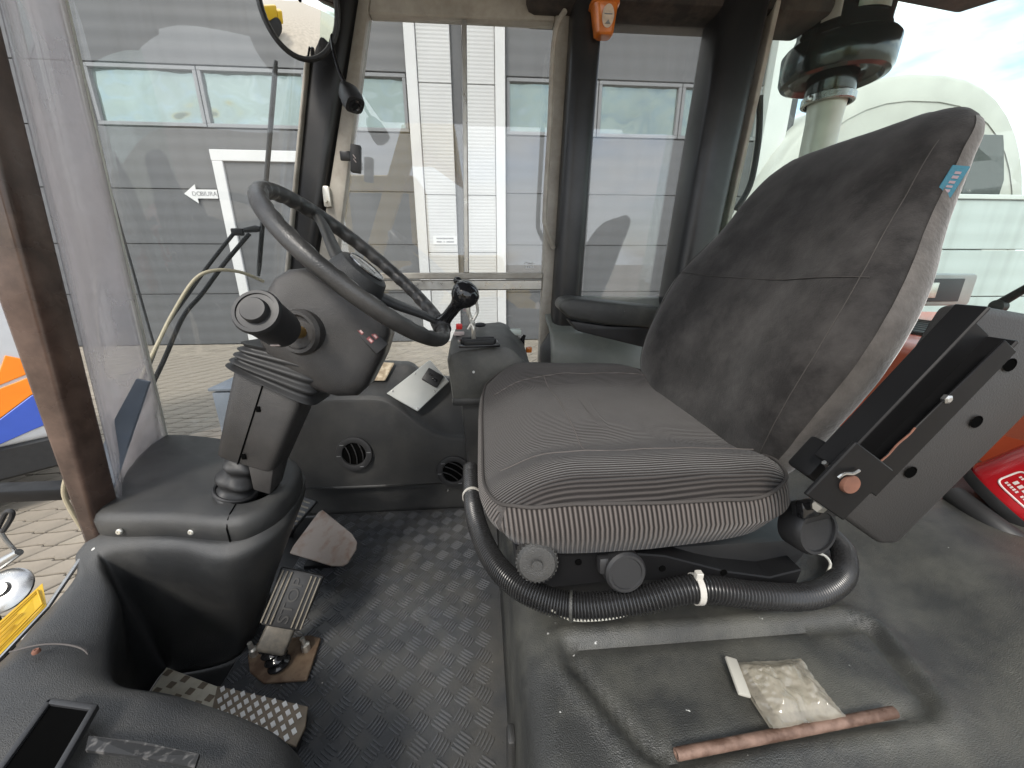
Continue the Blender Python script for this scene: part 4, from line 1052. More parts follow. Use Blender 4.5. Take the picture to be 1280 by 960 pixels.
# far armrest
ya = .88
fa = empty('lowered_armrest', W(815, 430, y=ya), 'lowered black armrest between far seat side and door post', 'armrest')
pa = [W(698, 386, y=ya), W(702, 376, y=ya), W(716, 373, y=ya), W(830, 386, y=ya), W(835, 412, y=ya), W(760, 407, y=ya), W(712, 399, y=ya)]
b = B(); b.prism(pa, (0, .065, .004), .008, 3); obj('armrest_pad', b, 'plastic_dusty', fa)
pb_ = [W(712, 401, y=ya + .008), W(722, 414, y=ya + .008), W(835, 442, y=ya + .008), W(838, 410, y=ya + .008), W(760, 408, y=ya + .008)]
b = B(); b.prism(pb_, (0, .05, 0), .004, 2); obj('armrest_bracket', b, 'rubber', fa)

# ================================================================== STEERING
A0, A1, A2 = W(315, 582, y=.655), W(352, 468, y=.675), W(392, 405, y=.70)
WC = W(456, 337, y=.72); TH = .75; RW = .177
E1 = V((math.cos(TH), 0, -math.sin(TH))); E2 = V((0, 1, 0)); EN = V((math.sin(TH), 0, math.cos(TH)))
st = empty('steering_column', A0 - V((0, 0, .01)), 'black steering column with wheel, spinner knob and stalk rising from front console', 'steering column')
MW = Matrix((E1, E2, EN)).transposed().to_4x4(); MW.translation = WC
N = 180; pts, rs = [], []
for k in range(N):
    a = 2 * math.pi * k / N
    pts.append(MW @ V((RW * math.cos(a), RW * math.sin(a), 0))); rs.append(.0135 + .0012 * abs(math.sin(a * 22)) )
b = B()
rings = []
for k in range(N + 1):
    a = 2 * math.pi * k / N; r_ = []
    for j in range(14):
        q_ = 2 * math.pi * j / 14
        rr = .0126
        if math.cos(q_) < 0.2 : rr *= 1 - .30 * (.5 + .5 * math.cos(a * 34)) * min(1, (.2 - math.cos(q_)) * 1.2)
        r_.append(MW @ V(((RW + rr * math.cos(q_)) * math.cos(a), (RW + rr * math.cos(q_)) * math.sin(a), rr * 1.08 * math.sin(q_))))
    rings.append(r_)
b.loft(rings, cap=False)
wheel = obj('steering_wheel', b, material('wheel_rubber', (0.026, 0.0258, 0.0255), .38, var=.2, vscale=30, bump=.35, bscale=420, rvar=.1, dust=((.10, .095, .09), .45, 12)), st, smooth=60)
b = B(); b.lathe([(.056, -.085), (.056, -.050), (.054, -.030), (.050, -.010), (.044, .006), (.038, .010), (0, .011)], MW @ Matrix.Translation((0, 0, -.006)), 40); obj('wheel_hub', b, 'plastic', wheel)
b = B(); MW2 = MW @ Matrix.Translation((0, 0, .006)); b.lathe([(.034, -.006), (.034, .0), (.0315, .002), (.0305, .0012), (0, .003)], MW2, 36); cp = obj('hub_cap', b, 'gloss_black', wheel)
b = B(); b.tube([MW2 @ V((.0325 * math.cos(a), .0325 * math.sin(a), .0012)) for a in (2 * math.pi * k / 40 for k in range(40))], .0011, 6, closed=True); obj('cap_ring', b, 'steel', cp)
b = B(); b.box((0, 0, .0028), (.034, .008, .001), MW2, bev=.0003, seg=1); b.box((.006, .004, .0028), (.010, .014, .0011), MW2, bev=.0003, seg=1); obj('cap_emblem', b, 'steel', cp)
for ang in (146, 26, 270 - 8):
    a = rad(ang); d = V((math.cos(a), math.sin(a), 0)); t = V((-math.sin(a), math.cos(a), 0))
    sec_ = []
    for s_ in range(9):
        f = s_ / 8; rr = lerp(.036, RW - .002, f); w = lerp(.017, .0105, smooth01(f)); h = lerp(.009, .006, f); z = lerp(-.026, 0, smooth01(f))
        sec_.append([MW @ (d * rr + t * (w * math.copysign(abs(math.cos(q_)) ** .6, math.cos(q_))) + V((0, 0, z + h * math.copysign(abs(math.sin(q_)) ** .6, math.sin(q_))))) for q_ in (2 * math.pi * k / 14 for k in range(14))])
    b = B(); b.loft(sec_); obj('spoke', b, 'plastic', wheel, smooth=50)
# spinner knob clamped on the rim
ak = rad(24); pk_ = MW @ V((RW * math.cos(ak), RW * math.sin(ak), 0))
b = B(); tdir = MW.to_3x3() @ V((-math.sin(ak), math.cos(ak), 0)); b.tube([pk_ - tdir * .022, pk_ - tdir * .02, pk_ + tdir * .02, pk_ + tdir * .022], [.013, .0175, .0175, .013], 18); cl = obj('spinner_clamp', b, 'plastic_smooth', wheel)
kd = (W(583, 366, y=.745) - pk_).normalized(); Lk = (W(583, 366, y=.745) - pk_).length
Mk = frame(pk_, (0, 1, 0), kd)
b = B(); b.lathe([(.016, .006), (.0165, .012), (.013, .018), (.0115, .03), (.0120, Lk * .62), (.016, Lk * .74), (.0235, Lk * .84), (.0265, Lk * .96), (.025, Lk * 1.06), (.018, Lk * 1.14), (.008, Lk * 1.17), (0, Lk * 1.175)], Mk, 28); obj('spinner_knob', b, 'gloss_black', wheel)

# cowl under the wheel
ax = (WC - A1).normalized(); pxv = (V((ax.z, 0, -ax.x))).normalized(); pyv = ax.cross(pxv).normalized()
def rrect(c, hx, hy, e=.45, n=40, sk=0.0):
    out = []
    for i in range(n):
        a = 2 * math.pi * i / n; cc, ss = math.cos(a), math.sin(a)
        x = hx * math.copysign(abs(cc) ** e, cc); y = hy * math.copysign(abs(ss) ** e, ss)
        out.append(c + pxv * x + pyv * y + ax * (sk * x))
    return out
LA = (WC - A1).length
prof = [(.022, .046, .044, .020, -.02), (.034, .070, .052, .030, .02), (.050, .090, .058, .034, .06), (.070, .098, .061, .030, .10), (.125, .100, .062, .016, .16), (.155, .095, .061, .008, .20), (.178, .082, .057, .002, .24), (.192, .062, .050, -.002, .26), (.198, .042, .040, 0, .26)]
b = B(); b.loft([rrect(A1 + ax * h + pxv * o, hx, hy, .29, 60, sk) for h, hx, hy, o, sk in prof]); obj('column_cowl', b, 'column_plastic', st, smooth=60)
# indicator strip on the cowl's driver side
ic = W(462, 420, y=.648)
Mi = frame(ic, W(480, 436, y=.66) - W(450, 404, y=.652), (.25, -1, .35))
b = B(); b.box((0, 0, 0), (.060, .026, .006), Mi, bev=.002); ip = obj('indicator_panel', b, 'plastic_smooth', st)
mi = material('indicator_red', (.22, .05, .05), .4); mw = material('indicator_pink', (.55, .38, .36), .5)
for x, y in ((-.014, .005), (-.014, -.005), (.006, .006), (.006, -.004)):
    b = B(); b.box((x, y, .0034), (.011, .0065, .001), Mi, bev=.0004, seg=1); li = obj('indicator_lens', b, mi, ip)
    b = B(); b.box((x + .001, y, .0041), (.006, .003, .0006), Mi); obj('indicator_symbol', b, mw, li)
b = B(); screw(b, W(427, 449, y=.640), (.2, -1, -.2), .006); obj('cowl_screw', b, 'zinc', st)
# stalk : boss ring, brass shaft, thick black barrel
bo = W(376, 415, y=.635); bdv = V((-.25, -1, .12)).normalized()
Mb2 = frame(bo, (1, 0, 0), bdv)
b = B(); b.lathe([(.036, -.02), (.037, .004), (.033, .010), (.028, .010), (.025, .004), (.024, -.012), (0, -.014)], Mb2, 32); boss = obj('stalk_boss', b, 'column_plastic', st)
b = B(); b.lathe([(.0235, -.010), (0, -.0095)], Mb2, 24, cap=False); obj('boss_cavity', b, 'hole_seam_shade', boss)
s0, s1 = W(352, 412, y=.575), W(317, 387, y=.510)
sdv = (s1 - s0).normalized()
b = B(); b.tube([bo - bdv * .012, bo + bdv * .02, s0 + sdv * .005], [.010, .010, .012], 16); obj('stalk_shaft', b, 'brass', boss)
Ms_ = frame(s0, (1, 0, 0), sdv); Ls = (s1 - s0).length
b = B(); b.lathe([(.020, -.004), (.0265, .0), (.0275, .006), (.0280, Ls * .80), (.0295, Ls * .82), (.0300, Ls * .90), (.0280, Ls * .95), (.0240, Ls * .955), (.0235, Ls * .93), (.0165, Ls * .93), (.0160, Ls * 1.02), (.0145, Ls * 1.05), (0, Ls * 1.055)], Ms_, 40); obj('stalk_barrel', b, 'plastic_smooth', boss)
b = B(); b.box((.0, -.0282, .014), (.012, .001, .004), Ms_); obj('barrel_mark', b, 'label_white', boss)
# bellows boot and lower column cover
ax2 = (A1 - A0).normalized(); px2 = V((ax2.z, 0, -ax2.x)).normalized(); py2 = ax2.cross(px2).normalized()
def rr2(c, hx, hy, e=.32, n=48, sk=0.0):
    out = []
    for i in range(n):
        a = 2 * math.pi * i / n; cc, ss = math.cos(a), math.sin(a)
        x = hx * math.copysign(abs(cc) ** e, cc); out.append(c + px2 * x + py2 * (hy * math.copysign(abs(ss) ** e, ss)) + ax2 * sk * x)
    return out
rg = []
for k in range(26):
    f = k / 25; wv = .5 + .5 * math.cos(f * 4 * 2 * math.pi)
    hx = lerp(.066, .060, f) + .009 * wv * (1 - .35 * f); hy = lerp(.050, .044, f) + .008 * wv * (1 - .3 * f)
    rg.append(rr2(A1 + ax2 * lerp(-.010, .052, f) + px2 * .004, hx, hy, .36, 48, -.12 + .3 * f))
b = B(); b.loft(rg); obj('column_bellows', b, 'rubber', st, smooth=70)
LB2 = (A1 - A0).length
b = B(); b.loft([rr2(A0 + ax2 * h, hx, hy, .26, 48, sk) for h, hx, hy, sk in ((.018, .044, .036, .0), (.022, .047, .039, .0), (LB2 * .5, .052, .042, -.05), (LB2 * .96, .058, .045, -.12), (LB2, .056, .043, -.12))]); lc = obj('lower_cover', b, 'column_plastic', st, smooth=40)
b = B(); b.tube([A0 + ax2 * lerp(.022, LB2 * .95, t) + px2 * lerp(-.008, -.006, t) - py2 * 0 + V((0, -lerp(.0395, .0452, t), 0)) for t in (0, .25, .5, .75, 1)], .0014, 6); obj('cover_seam', b, 'hole_seam_shade', lc)
for t in (.22, .72):
    b = B(); b.box(A0 + ax2 * LB2 * t + px2 * -.002 + V((0, -lerp(.040, .0455, t), 0)), (.007, .003, .010), None, bev=.001)
    obj('cover_clip', b, 'hole_seam_shade', lc)
b = B(); b.hexa([A0 + px2 * .012 + V((0, -.03, -.028)), A0 + px2 * .04 + V((0, -.028, -.03)), A0 + px2 * .04 + V((0, .02, -.03)), A0 + px2 * .012 + V((0, .02, -.028)), A0 + ax2 * .03 + px2 * .002 + V((0, -.036, 0)), A0 + ax2 * .03 + px2 * .046 + V((0, -.034, 0)), A0 + ax2 * .03 + px2 * .046 + V((0, .03, 0)), A0 + ax2 * .03 + px2 * .002 + V((0, .03, 0))], bev=.004); obj('cover_tongue', b, 'column_plastic', lc)
rg = []
for k in range(22):
    f = k / 21; r_ = .026 + .005 * math.sin(f * 19) + .004 * (1 - f)
    c = A0 + ax2 * lerp(-.070, .024, f) + px2 * -.014
    rg.append([c + px2 * (r_ * (1 + .10 * math.sin(3 * q_ + f * 9)) * math.cos(q_)) + V((0, 1, 0)) * (r_ * (1 + .12 * math.sin(4 * q_ + f * 14)) * math.sin(q_)) for q_ in (2 * math.pi * j / 26 for j in range(26))])
b = B(); b.loft(rg); obj('column_boot', b, 'rubber', st, smooth=70)
b = B(); b.tube([A0 + ax2 * -.056 + px2 * (-.014 + .0325 * math.cos(q_)) + V((0, .0325 * math.sin(q_), 0)) for q_ in (2 * math.pi * j / 30 for j in range(30))], .0035, 8, closed=True); obj('boot_clamp', b, 'plastic_smooth', st)

# ================================================================== PEDALS AND STEP PLATE
bp_ = empty('brake_pedal', W(350, 830, z=0.002), 'ribbed rubber STOP pedal on rusty base plate in footwell', 'pedal')
b = B(); b.prism([W(u, v, z=.006) for u, v in ((310, 822), (322, 806), (388, 796), (402, 800), (384, 852), (330, 856), (313, 842))], (0, 0, .006), .0015, 1); obj('base_plate', b, 'rust_base', bp_)
bc = W(350, 832, z=.012)
b = B(); b.lathe([(.017 + .004 * math.sin(k * 1.1), .0028 * k) for k in range(19)], frame(bc, (1, 0, 0), (-.25, .1, 1)), 20); obj('pedal_bellows', b, 'gloss_black', bp_)
for u, v in ((318, 818), (383, 812)):
    p = W(u, v, z=.012); b = B(); b.tube([p, p + V((0, 0, .014)), p + V((-.002, 0, .016)), p + V((-.004, 0, .030))], [.008, .008, .0045, .0045], 8)
    obj('base_bolt', b, 'zinc', bp_)
Pa, Pb2 = W(353, 780, y=.585), W(377, 718, y=.615)
ux = (Pb2 - Pa); Lp = ux.length
Mp = frame((Pa + Pb2) / 2, ux, V((.30, -.75, .55)))
am0, am1 = Mp @ V((-Lp / 2 + .03, 0, -.020)), bc + V((-.004, .006, .050))
amd = (am0 - am1); Ma = frame((am0 + am1) / 2, amd, Mp.to_3x3() @ V((0, 0, 1)))
b = B(); b.box((0, 0, 0), (amd.length + .02, .052, .024), Ma, bev=.006, seg=3); obj('pedal_arm', b, 'pedal_arm', bp_)
b = B(); b.hexa([Mp @ V(p) for p in ((-Lp / 2, -.036, -.012), (Lp / 2, -.042, -.012), (Lp / 2, .042, -.012), (-Lp / 2, .036, -.012), (-Lp / 2, -.034, .002), (Lp / 2, -.039, .002), (Lp / 2, .039, .002), (-Lp / 2, .034, .002))], bev=.004, seg=2); pad = obj('pedal_pad', b, 'rubber', bp_)
for k, yy in enumerate((-.034, -.026, -.018, .018, .026, .034)):
    b = B(); b.box((0, yy, .0035), (Lp * .92, .0028, .004), Mp, bev=.0008, seg=1); obj('rib', b, 'pedal_rubber', pad)
text_mesh('STOP', .028, Mp @ Matrix.Translation((-.002, 0, .0028)), 'pedal_letter', 'lettering', pad, .0012, font_scale=(1.15, .95))

ap_ = empty('accelerator_pedal', W(410, 690, z=.0), 'bare rusty metal pedal plate lying beside the footwell shroud', 'pedal')
pp = [(362, 691, .055), (366, 683, .06), (398, 640, .10), (403, 637, .102), (440, 667, .105), (446, 677, .10), (445, 686, .09), (434, 704, .062), (428, 707, .058), (414, 707, .055)]
b = B(); b.prism([W(u, v, z=z_) for u, v, z_ in pp], (0, .002, -.005), .0015, 2); obj('pedal_plate', b, 'rusty_plate', ap_)
pA = W(415, 712, z=.02); b = B(); b.tube([W(412, 690, z=.05), pA + V((0, .02, 0)), W(405, 690, z=.0)], .010, 10); b.box(W(404, 700, z=.008), (.08, .05, .012), bev=.003); obj('pedal_hinge', b, 'painted_steel', ap_)
tp_ = empty('tread_pedal', W(365, 650, z=.0), 'black ribbed tread pedal behind the bare metal pedal plate', 'pedal')
tq = [W(348, 660, z=.06), W(366, 662, z=.062), W(396, 626, z=.12), W(368, 616, z=.118)]
tn = (tq[1] - tq[0]).cross(tq[3] - tq[0]).normalized()
if tn.z < 0: tn = -tn
b = B(); b.prism(tq, tn * -.010, .002, 1); tpp = obj('pedal_pad', b, 'rubber', tp_)
for k in range(6):
    t = .12 + k * .15; p, q_ = lerp(tq[0], tq[3], t), lerp(tq[1], tq[2], t); d = q_ - p; M = frame((p + q_) / 2 + tn * .0015, d, tn)
    b = B(); b.box((0, 0, 0), (d.length * .86, .005, .004), M, bev=.001, seg=1); obj('rib', b, 'pedal_rubber', tpp)
b = B(); b.tube([lerp(tq[0], tq[2], .5) - tn * .01, W(362, 668, z=.0)], .009, 10); obj('pedal_arm', b, 'painted_steel', tp_)

sp2 = empty('step_plate', W(290, 880, z=.0), 'pale checkered aluminium step plate at the edge of footwell', 'step plate')
q0, q1, q2, q3 = W(208, 834, z=.020), W(385, 884, z=.020), W(370, 934, z=.020), W(186, 868, z=.020)
q1b = W(272, 858, z=.020); q3b = W(264, 893, z=.020)
b = B(); b.prism([q0, q1b, q3b, q3], (0, 0, -.004), .0006, 1); lp_ = obj('plate', b, 'checker_alu', sp2, label='left half with square checks', smooth=None)
b = B(); b.prism([q1b + V((0, 0, .002)), q1 + V((0, 0, .002)), q1.lerp(q2, .5) + (q1 - q0).normalized() * .006 + V((0, 0, .002)), q2 + V((0, 0, .002)), q3b + V((0, 0, .002))], (0, 0, -.004), .0006, 1); rp_ = obj('plate', b, 'checker_recess', sp2, label='right half with raised bright diamonds', smooth=None)
b = B(); b.prism([q0.lerp(q3, .1) + V((0, 0, -.004)), q1.lerp(q2, .1) + V((0, 0, -.004)), q2 + V((0, 0, -.004)), q3 + V((0, 0, -.004))], (0, 0, -.016)); obj('riser', b, 'rubber', sp2, smooth=None)
ex, ey = (q1 - q0).normalized(), (q0 - q3).normalized()
for i in range(6):
    for j in range(3):
        if (i + j) % 2: continue
        c = lerp(lerp(q0, q1b, (i + .5) / 6), lerp(q3, q3b, (i + .5) / 6), (j + .5) / 3)
        b = B(); b.box((0, 0, .0008), (.0125, .0105, .0016), frame(c, ex, (0, 0, 1)), bev=.0004, seg=1); obj('check', b, 'checker_recess', lp_, smooth=None)
for i in range(8):
    for j in range(5):
        f = (i + .6 + .5 * (j % 2)) / 8.6; g_ = (j + .5) / 5
        if f > .97: continue
        c = lerp(lerp(q1b, q1, f), lerp(q3b, q2, f), g_) + V((0, 0, .0028))
        b = B(); b.prism([c + ex * .0058, c + ey * .0058, c - ex * .0058, c - ey * .0058], (0, 0, .0014)); obj('diamond', b, 'stud_alu', rp_, smooth=None)

# ================================================================== LOOSE AND SMALL THINGS IN THE CAB
hp = [W(588, 585, y=.70), W(590, 622, y=.60), W(598, 660, y=.50), W(618, 703, y=.425), W(655, 737, y=.375), W(715, 757, y=.350), W(790, 752, y=.338), W(868, 736, y=.336), W(945, 744, y=.334), W(1015, 744, y=.345), W(1052, 722, y=.385), W(1054, 690, y=.43), W(1040, 672, y=.47)]
sp_h = spline(hp, 520)
sp_f = spline(hp, 1300)
b = B(); b.tube(sp_f, [(.0128, .0134, .0152, .0155, .0152, .0134)[k % 6] for k in range(1300)], 18)
hz = tag(obj('corrugated_hose', b, 'hose', smooth=30), 'black corrugated hose curving round the base of the seat', 'hose')
def tie(idx, name, tail, mat='tie_white', w=6):
    c = sp_h[idx]; t = (sp_h[idx + 2] - sp_h[idx - 2]).normalized(); M = frame(c, V((0, 0, 1)), t)
    bb = B(); bb.lathe([(.0158, -w / 2000), (.0172, -w / 2000), (.0172, w / 2000), (.0158, w / 2000)], M, 24, cap=False)
    if tail: bb.box((.019, 0, 0), (.010, .008, .008), M, bev=.001, seg=1)
    return tag(obj(name, bb, mat), None)
tag(tie(int(519 * 7.05 / 12), 'cable_tie', True, w=7), 'broad pale cable tie round hose below the cushion middle', 'cable tie', 'cable ties on the hose')
tag(tie(int(519 * 5.0 / 12), 'cable_tie', False, 'plastic_dusty', 3), 'thin dark cable tie round hose below the round adjuster knobs', 'cable tie', 'cable ties on the hose')
tag(tie(int(519 * 0.95 / 12), 'cable_tie', False, w=6), 'pale cable tie round hose at the front of cushion beside console vent', 'cable tie', 'cable ties on the hose')
b = B(); b.tube(spline([W(690, 762, y=.345), W(715, 774, y=.345), W(760, 773, y=.34), W(800, 763, y=.335)], 24), .002, 8); tag(obj('thin_wire', b, 'pipe_pale'), 'thin pale wire slung below the corrugated hose', 'wire')
b = B(); b.tube(spline([W(1012, 690, y=.40), W(1030, 694, y=.40), W(1038, 706, y=.395), W(1030, 722, y=.39)], 20), .0018, 8); tag(obj('rear_wire', b, 'pipe_pale'), 'short bent pale wire inside the hose bend behind the seat', 'wire')

# rusty pipe lying across the tray
pz = ZP + .008
pA, pB = W(845, 943, z=pz), W(1118, 890, z=pz)
dv = (pB - pA).normalized()
b = B(); Mpp = frame(pA, (0, 0, 1), dv); Lq = (pB - pA).length
b.lathe([(.0034, .002), (.0036, 0), (.0049, 0), (.0051, .002), (.0051, Lq - .002), (.0049, Lq), (.0035, Lq), (.0034, Lq - .01)], Mpp, 24, cap=False); b.lathe([(.0035, .006), (0, .006)], Mpp, 16, cap=False); b.lathe([(.0035, Lq - .006), (0, Lq - .006)], Mpp, 16, cap=False)
tag(obj('rusty_pipe', b, 'rust_pipe'), 'rusty brown steel pipe lying across the plinth tray', 'pipe')

# crumpled clear packet
c00, c10, c11, c01 = W(912, 832, z=ZP + .004), W(1000, 828, z=ZP + .004), W(1056, 900, z=ZP + .012), W(966, 914, z=ZP + .012)
n = 48
def pk_at(s_, t):
    p = lerp(lerp(c00, c10, s_), lerp(c01, c11, s_), t)
    edge = min(s_, 1 - s_, t, 1 - t)
    puff = .011 * smooth01(edge / .28)
    wr = .0075 * noise.noise(V((p.x * 38, p.y * 46, .7))) + .006 * abs(noise.noise(V((p.x * 95, p.y * 80, 5.1))))
    return p, puff, wr
b = B(); top = []; bot = []
for j in range(n + 1):
    rt, rb3 = [], []
    for i in range(n + 1):
        p, puff, wr = pk_at(i / n, j / n)
        rt.append(p + V((.002 * noise.noise(V((i * .4, j * .4, 9))), 0, .0035 + puff + wr * (.3 + puff * 60)))); rb3.append(p + V((0, 0, -.0015)))
    top.append(rt); bot.append(rb3)
b.grid(top); b.grid([r_[::-1] for r_ in bot])
pkt = tag(obj('plastic_packet', b, 'plastic_clear', smooth=50), 'crumpled clear plastic packet with folded end lying in the plinth tray', 'packet')
f0, f1 = W(908, 828, z=ZP + .010), W(928, 872, z=ZP + .013)
d = f1 - f0; b = B(); b.box((0, 0, 0), (d.length, .013, .004), frame((f0 + f1) / 2 + V((.003, 0, .004)), d, (.2, -.1, 1)), bev=.0015, seg=2); obj('folded_end', b, 'paper', pkt)
i0 = B(); rows4 = [[pk_at(lerp(.16, .86, i / 14), lerp(.10, .82, j / 14))[0] + V((0, 0, .0022 + .004 * abs(noise.noise(V((i * .5, j * .5, 2)))))) for i in range(15)] for j in range(15)]
i0.grid(rows4); obj('leaflet', i0, 'paper', pkt, smooth=60)

# round mirror at the top of the far pillar
ym = 1.04
mc_ = W(374, 2, y=ym); mn = V((.38, -.75, -.18)).normalized()
mr_ = empty('round_mirror', mc_ - V((0, 0, .11)), 'round black-rimmed mirror hanging at top of the far front pillar', 'mirror')
Mm = frame(mc_, V((.15, 0, 1)), mn)
def oval(r1, r2, z, n=44): return [Mm @ V((r1 * math.cos(a), r2 * math.sin(a), z)) for a in (2 * math.pi * k / n for k in range(n))]
b = B(); b.loft([oval(.05, .04, -.05), oval(.08, .06, -.035), oval(.100, .078, -.008), oval(.102, .080, .004), oval(.097, .075, .010), oval(.092, .070, .007), oval(.091, .069, .002)], cap=False); obj('mirror_shell', b, 'rubber', mr_, smooth=50)
b = B(); b.loft([oval(.092 * f, .070 * f, .003 + .012 * (1 - f * f)) for f in (1, .85, .65, .45, .25, .05)], cap=False); obj('mirror_glass', b, 'mirror_glass', mr_, smooth=80)
b = B(); b.tube(spline([mc_ - mn * .03, mc_ - mn * .06 + V((.02, 0, .04)), W(418, -18, y=1.12)], 14), .009, 10); obj('mirror_arm', b, 'frame_paint', mr_)

# gooseneck camera on the far pillar
gn = empty('gooseneck_lamp', W(440, 138, y=1.06), 'small black lens on thin bent cable beside the far door frame', 'lamp')
b = B(); b.tube(spline([W(416, -8, y=1.10), W(413, 20, y=1.08), W(416, 60, y=1.07), W(425, 92, y=1.065), W(434, 108, y=1.06)], 30), .0042, 10); obj('cable', b, 'gloss_black', gn)
g0, g1 = W(431, 107, y=1.06), W(444, 132, y=1.03)
gd = (g1 - g0).normalized(); Mg2 = frame(g0, (0, 0, 1), gd); Lg = (g1 - g0).length
b = B(); b.loft([[Mg2 @ V((r1 * math.copysign(abs(math.cos(a)) ** .6, math.cos(a)), r2 * math.copysign(abs(math.sin(a)) ** .6, math.sin(a)), h)) for a in (2 * math.pi * k / 24 for k in range(24))] for r1, r2, h in ((.006, .006, -.004), (.012, .014, .004), (.0185, .020, .02), (.020, .022, Lg * .75), (.018, .020, Lg))]); obj('lens_housing', b, 'plastic_smooth', gn, smooth=50)
b = B(); b.lathe([(.014, 0), (.014, .003), (.010, .004), (.008, .001), (0, .001)], frame(g1 + gd * .0005, (0, 0, 1), gd), 22); obj('lens', b, 'gloss_black', gn)

# window catch
wc = empty('window_catch', W(442, 214, y=1.10), 'black window catch with small tab on the far door frame edge', 'catch')
p = W(445, 199, y=1.105); b = B(); b.box(p, (.024, .016, .062), Matrix.Translation(p) @ Matrix.Rotation(.12, 4, 'Y') @ Matrix.Translation(-p), bev=.003); obj('catch_body', b, 'plastic_smooth', wc)
b = B(); b.box(W(432, 195, y=1.115), (.026, .010, .022), bev=.003); obj('catch_tab', b, 'frame_paint', wc)
b = B(); p2 = p + V((-.001, -.0085, 0)); b.tube([p2 + V((-.003, 0, .008)), p2 + V((.003, 0, 0)), p2 + V((-.003, 0, -.001)), p2 + V((.003, 0, -.009))], .001, 6); obj('catch_symbol', b, 'label_white', wc)

# amber air freshener cup
af = empty('amber_cup', W(755, 48, y=1.06), 'small amber plastic cup with round pale label on the door post', 'air freshener')
pt, pb3 = W(755, 6, y=1.07), W(754, 47, y=1.07)
Hc = (pt - pb3).length
def sq(c, hx, hy, n=28, e=.55): return [c + V((hx * math.copysign(abs(math.cos(a)) ** e, math.cos(a)), hy * math.copysign(abs(math.sin(a)) ** e, math.sin(a)), 0)) for a in (2 * math.pi * k / n for k in range(n))]
b = B(); b.loft([sq(pb3, .016, .014), sq(pb3 + V((0, 0, .004)), .021, .018), sq(lerp(pb3, pt, .9), .029, .024), sq(lerp(pb3, pt, .94), .033, .028), sq(pt, .033, .028), sq(pt + V((0, 0, .001)), .028, .023)]); obj('cup', b, 'orange_plastic', af, smooth=40)
b = B(); lc_ = lerp(pb3, pt, .48); b.prism([lc_ + V((.003 + .0135 * math.cos(a), -.0232 - .0035 * math.sin(a), .020 * math.sin(a))) for a in (2 * math.pi * k / 28 for k in range(28))], (0, -.0012, 0)); lb_ = obj('round_label', b, material('label_tan', (.55, .44, .34), .6, var=.15, vscale=90), af, smooth=None)
b = B(); b.prism([lc_ + V(p) for p in ((-.003, -.0228, -.014), (.009, -.0228, -.014), (.004, -.0240, -.007))], (0, -.0012, 0)); obj('label_triangle', b, 'grey_print', lb_, smooth=None)
b = B(); b.box(lc_ + V((.003, -.0251, .003)), (.018, .001, .002)); b.box(lc_ + V((.003, -.0252, .008)), (.014, .001, .0015)); obj('label_line', b, 'grey_print', lb_, smooth=None)

# fire extinguisher, leaning on the rear shelf
e0 = W(1246, 628, y=.48)
ed = V((.45, -.42, .78)).normalized(); Me = frame(e0, (-.3, -1, .3), ed)
fe = empty('fire_extinguisher', e0, 'red fire extinguisher with pale printed label behind the raised armrest', 'extinguisher')
RE = .060
b = B(); b.lathe([(.036, .0), (.053, .004), (RE, .020), (RE, .22), (.052, .245), (.034, .262), (.018, .267), (.018, .282), (0, .282)], Me, 48); ex_ = obj('cylinder', b, 'red_paint', fe)
b = B(); b.lathe([(.038, -.006), (.054, -.004), (.0600, .004), (.0612, .012), (.0598, .012)], Me, 48, cap=False); obj('base_ring', b, 'rubber', fe)
b = B(); b.box((.01, 0, .295), (.022, .016, .03), Me, bev=.003); b.box((.03, 0, .315), (.075, .014, .006), Me, bev=.002); obj('valve', b, 'gloss_black', fe)
_cl = Me.inverted() @ CAM; ACAM = math.atan2(_cl.y, _cl.x)
def oncyl(a, h, r=RE + .0006):
    a += ACAM - .1
    return Me @ V((r * math.cos(a), r * math.sin(a), h))
b = B(); cb_ = e0 + ed * .12; b.hexa([(cb_.x - .05, cb_.y - .04, .33), (cb_.x + .07, cb_.y - .04, .33), (cb_.x + .07, cb_.y + .05, .33), (cb_.x - .05, cb_.y + .05, .33), (cb_.x - .03, cb_.y - .03, cb_.z - .03), (cb_.x + .05, cb_.y - .03, cb_.z - .01), (cb_.x + .05, cb_.y + .04, cb_.z - .01), (cb_.x - .03, cb_.y + .04, cb_.z - .03)], bev=.006); obj('cradle', b, 'rubber', fe)
def oncyl0(a, h, r=RE + .0006): return Me @ V((r * math.cos(a), r * math.sin(a), h))
def panel(a0, a1, h0, h1):
    bb = B(); pts = []
    rr = .3
    for k in range(40):
        t = 2 * math.pi * k / 40; cx_ = math.copysign(abs(math.cos(t)) ** .35, math.cos(t)); sy_ = math.copysign(abs(math.sin(t)) ** .35, math.sin(t))
        pts.append(oncyl((a0 + a1) / 2 + (a1 - a0) / 2 * cx_, (h0 + h1) / 2 + (h1 - h0) / 2 * sy_))
    bb.tube(pts, .0014, 6, closed=True); return obj('label_outline', bb, 'label_white', ex_)
panel(-.35, .75, .026, .060); panel(-.25, .85, .070, .13)
def prints(a0, a1, h, w, n_):
    bb = B()
    for k in range(n_):
        a = lerp(a0, a1, (k + .5) / n_); 
        if random.random() < .12: continue
        a_ = a + ACAM - .1; M_ = frame(oncyl(a, h), Me.to_3x3() @ V((-math.sin(a_), math.cos(a_), 0)), Me.to_3x3() @ V((math.cos(a_), math.sin(a_), 0)))
        bb.box((0, 0, 0), ((a1 - a0) / n_ * RE * .62, w, .0006), M_)
    obj('label_print', bb, 'label_white', ex_, smooth=None)
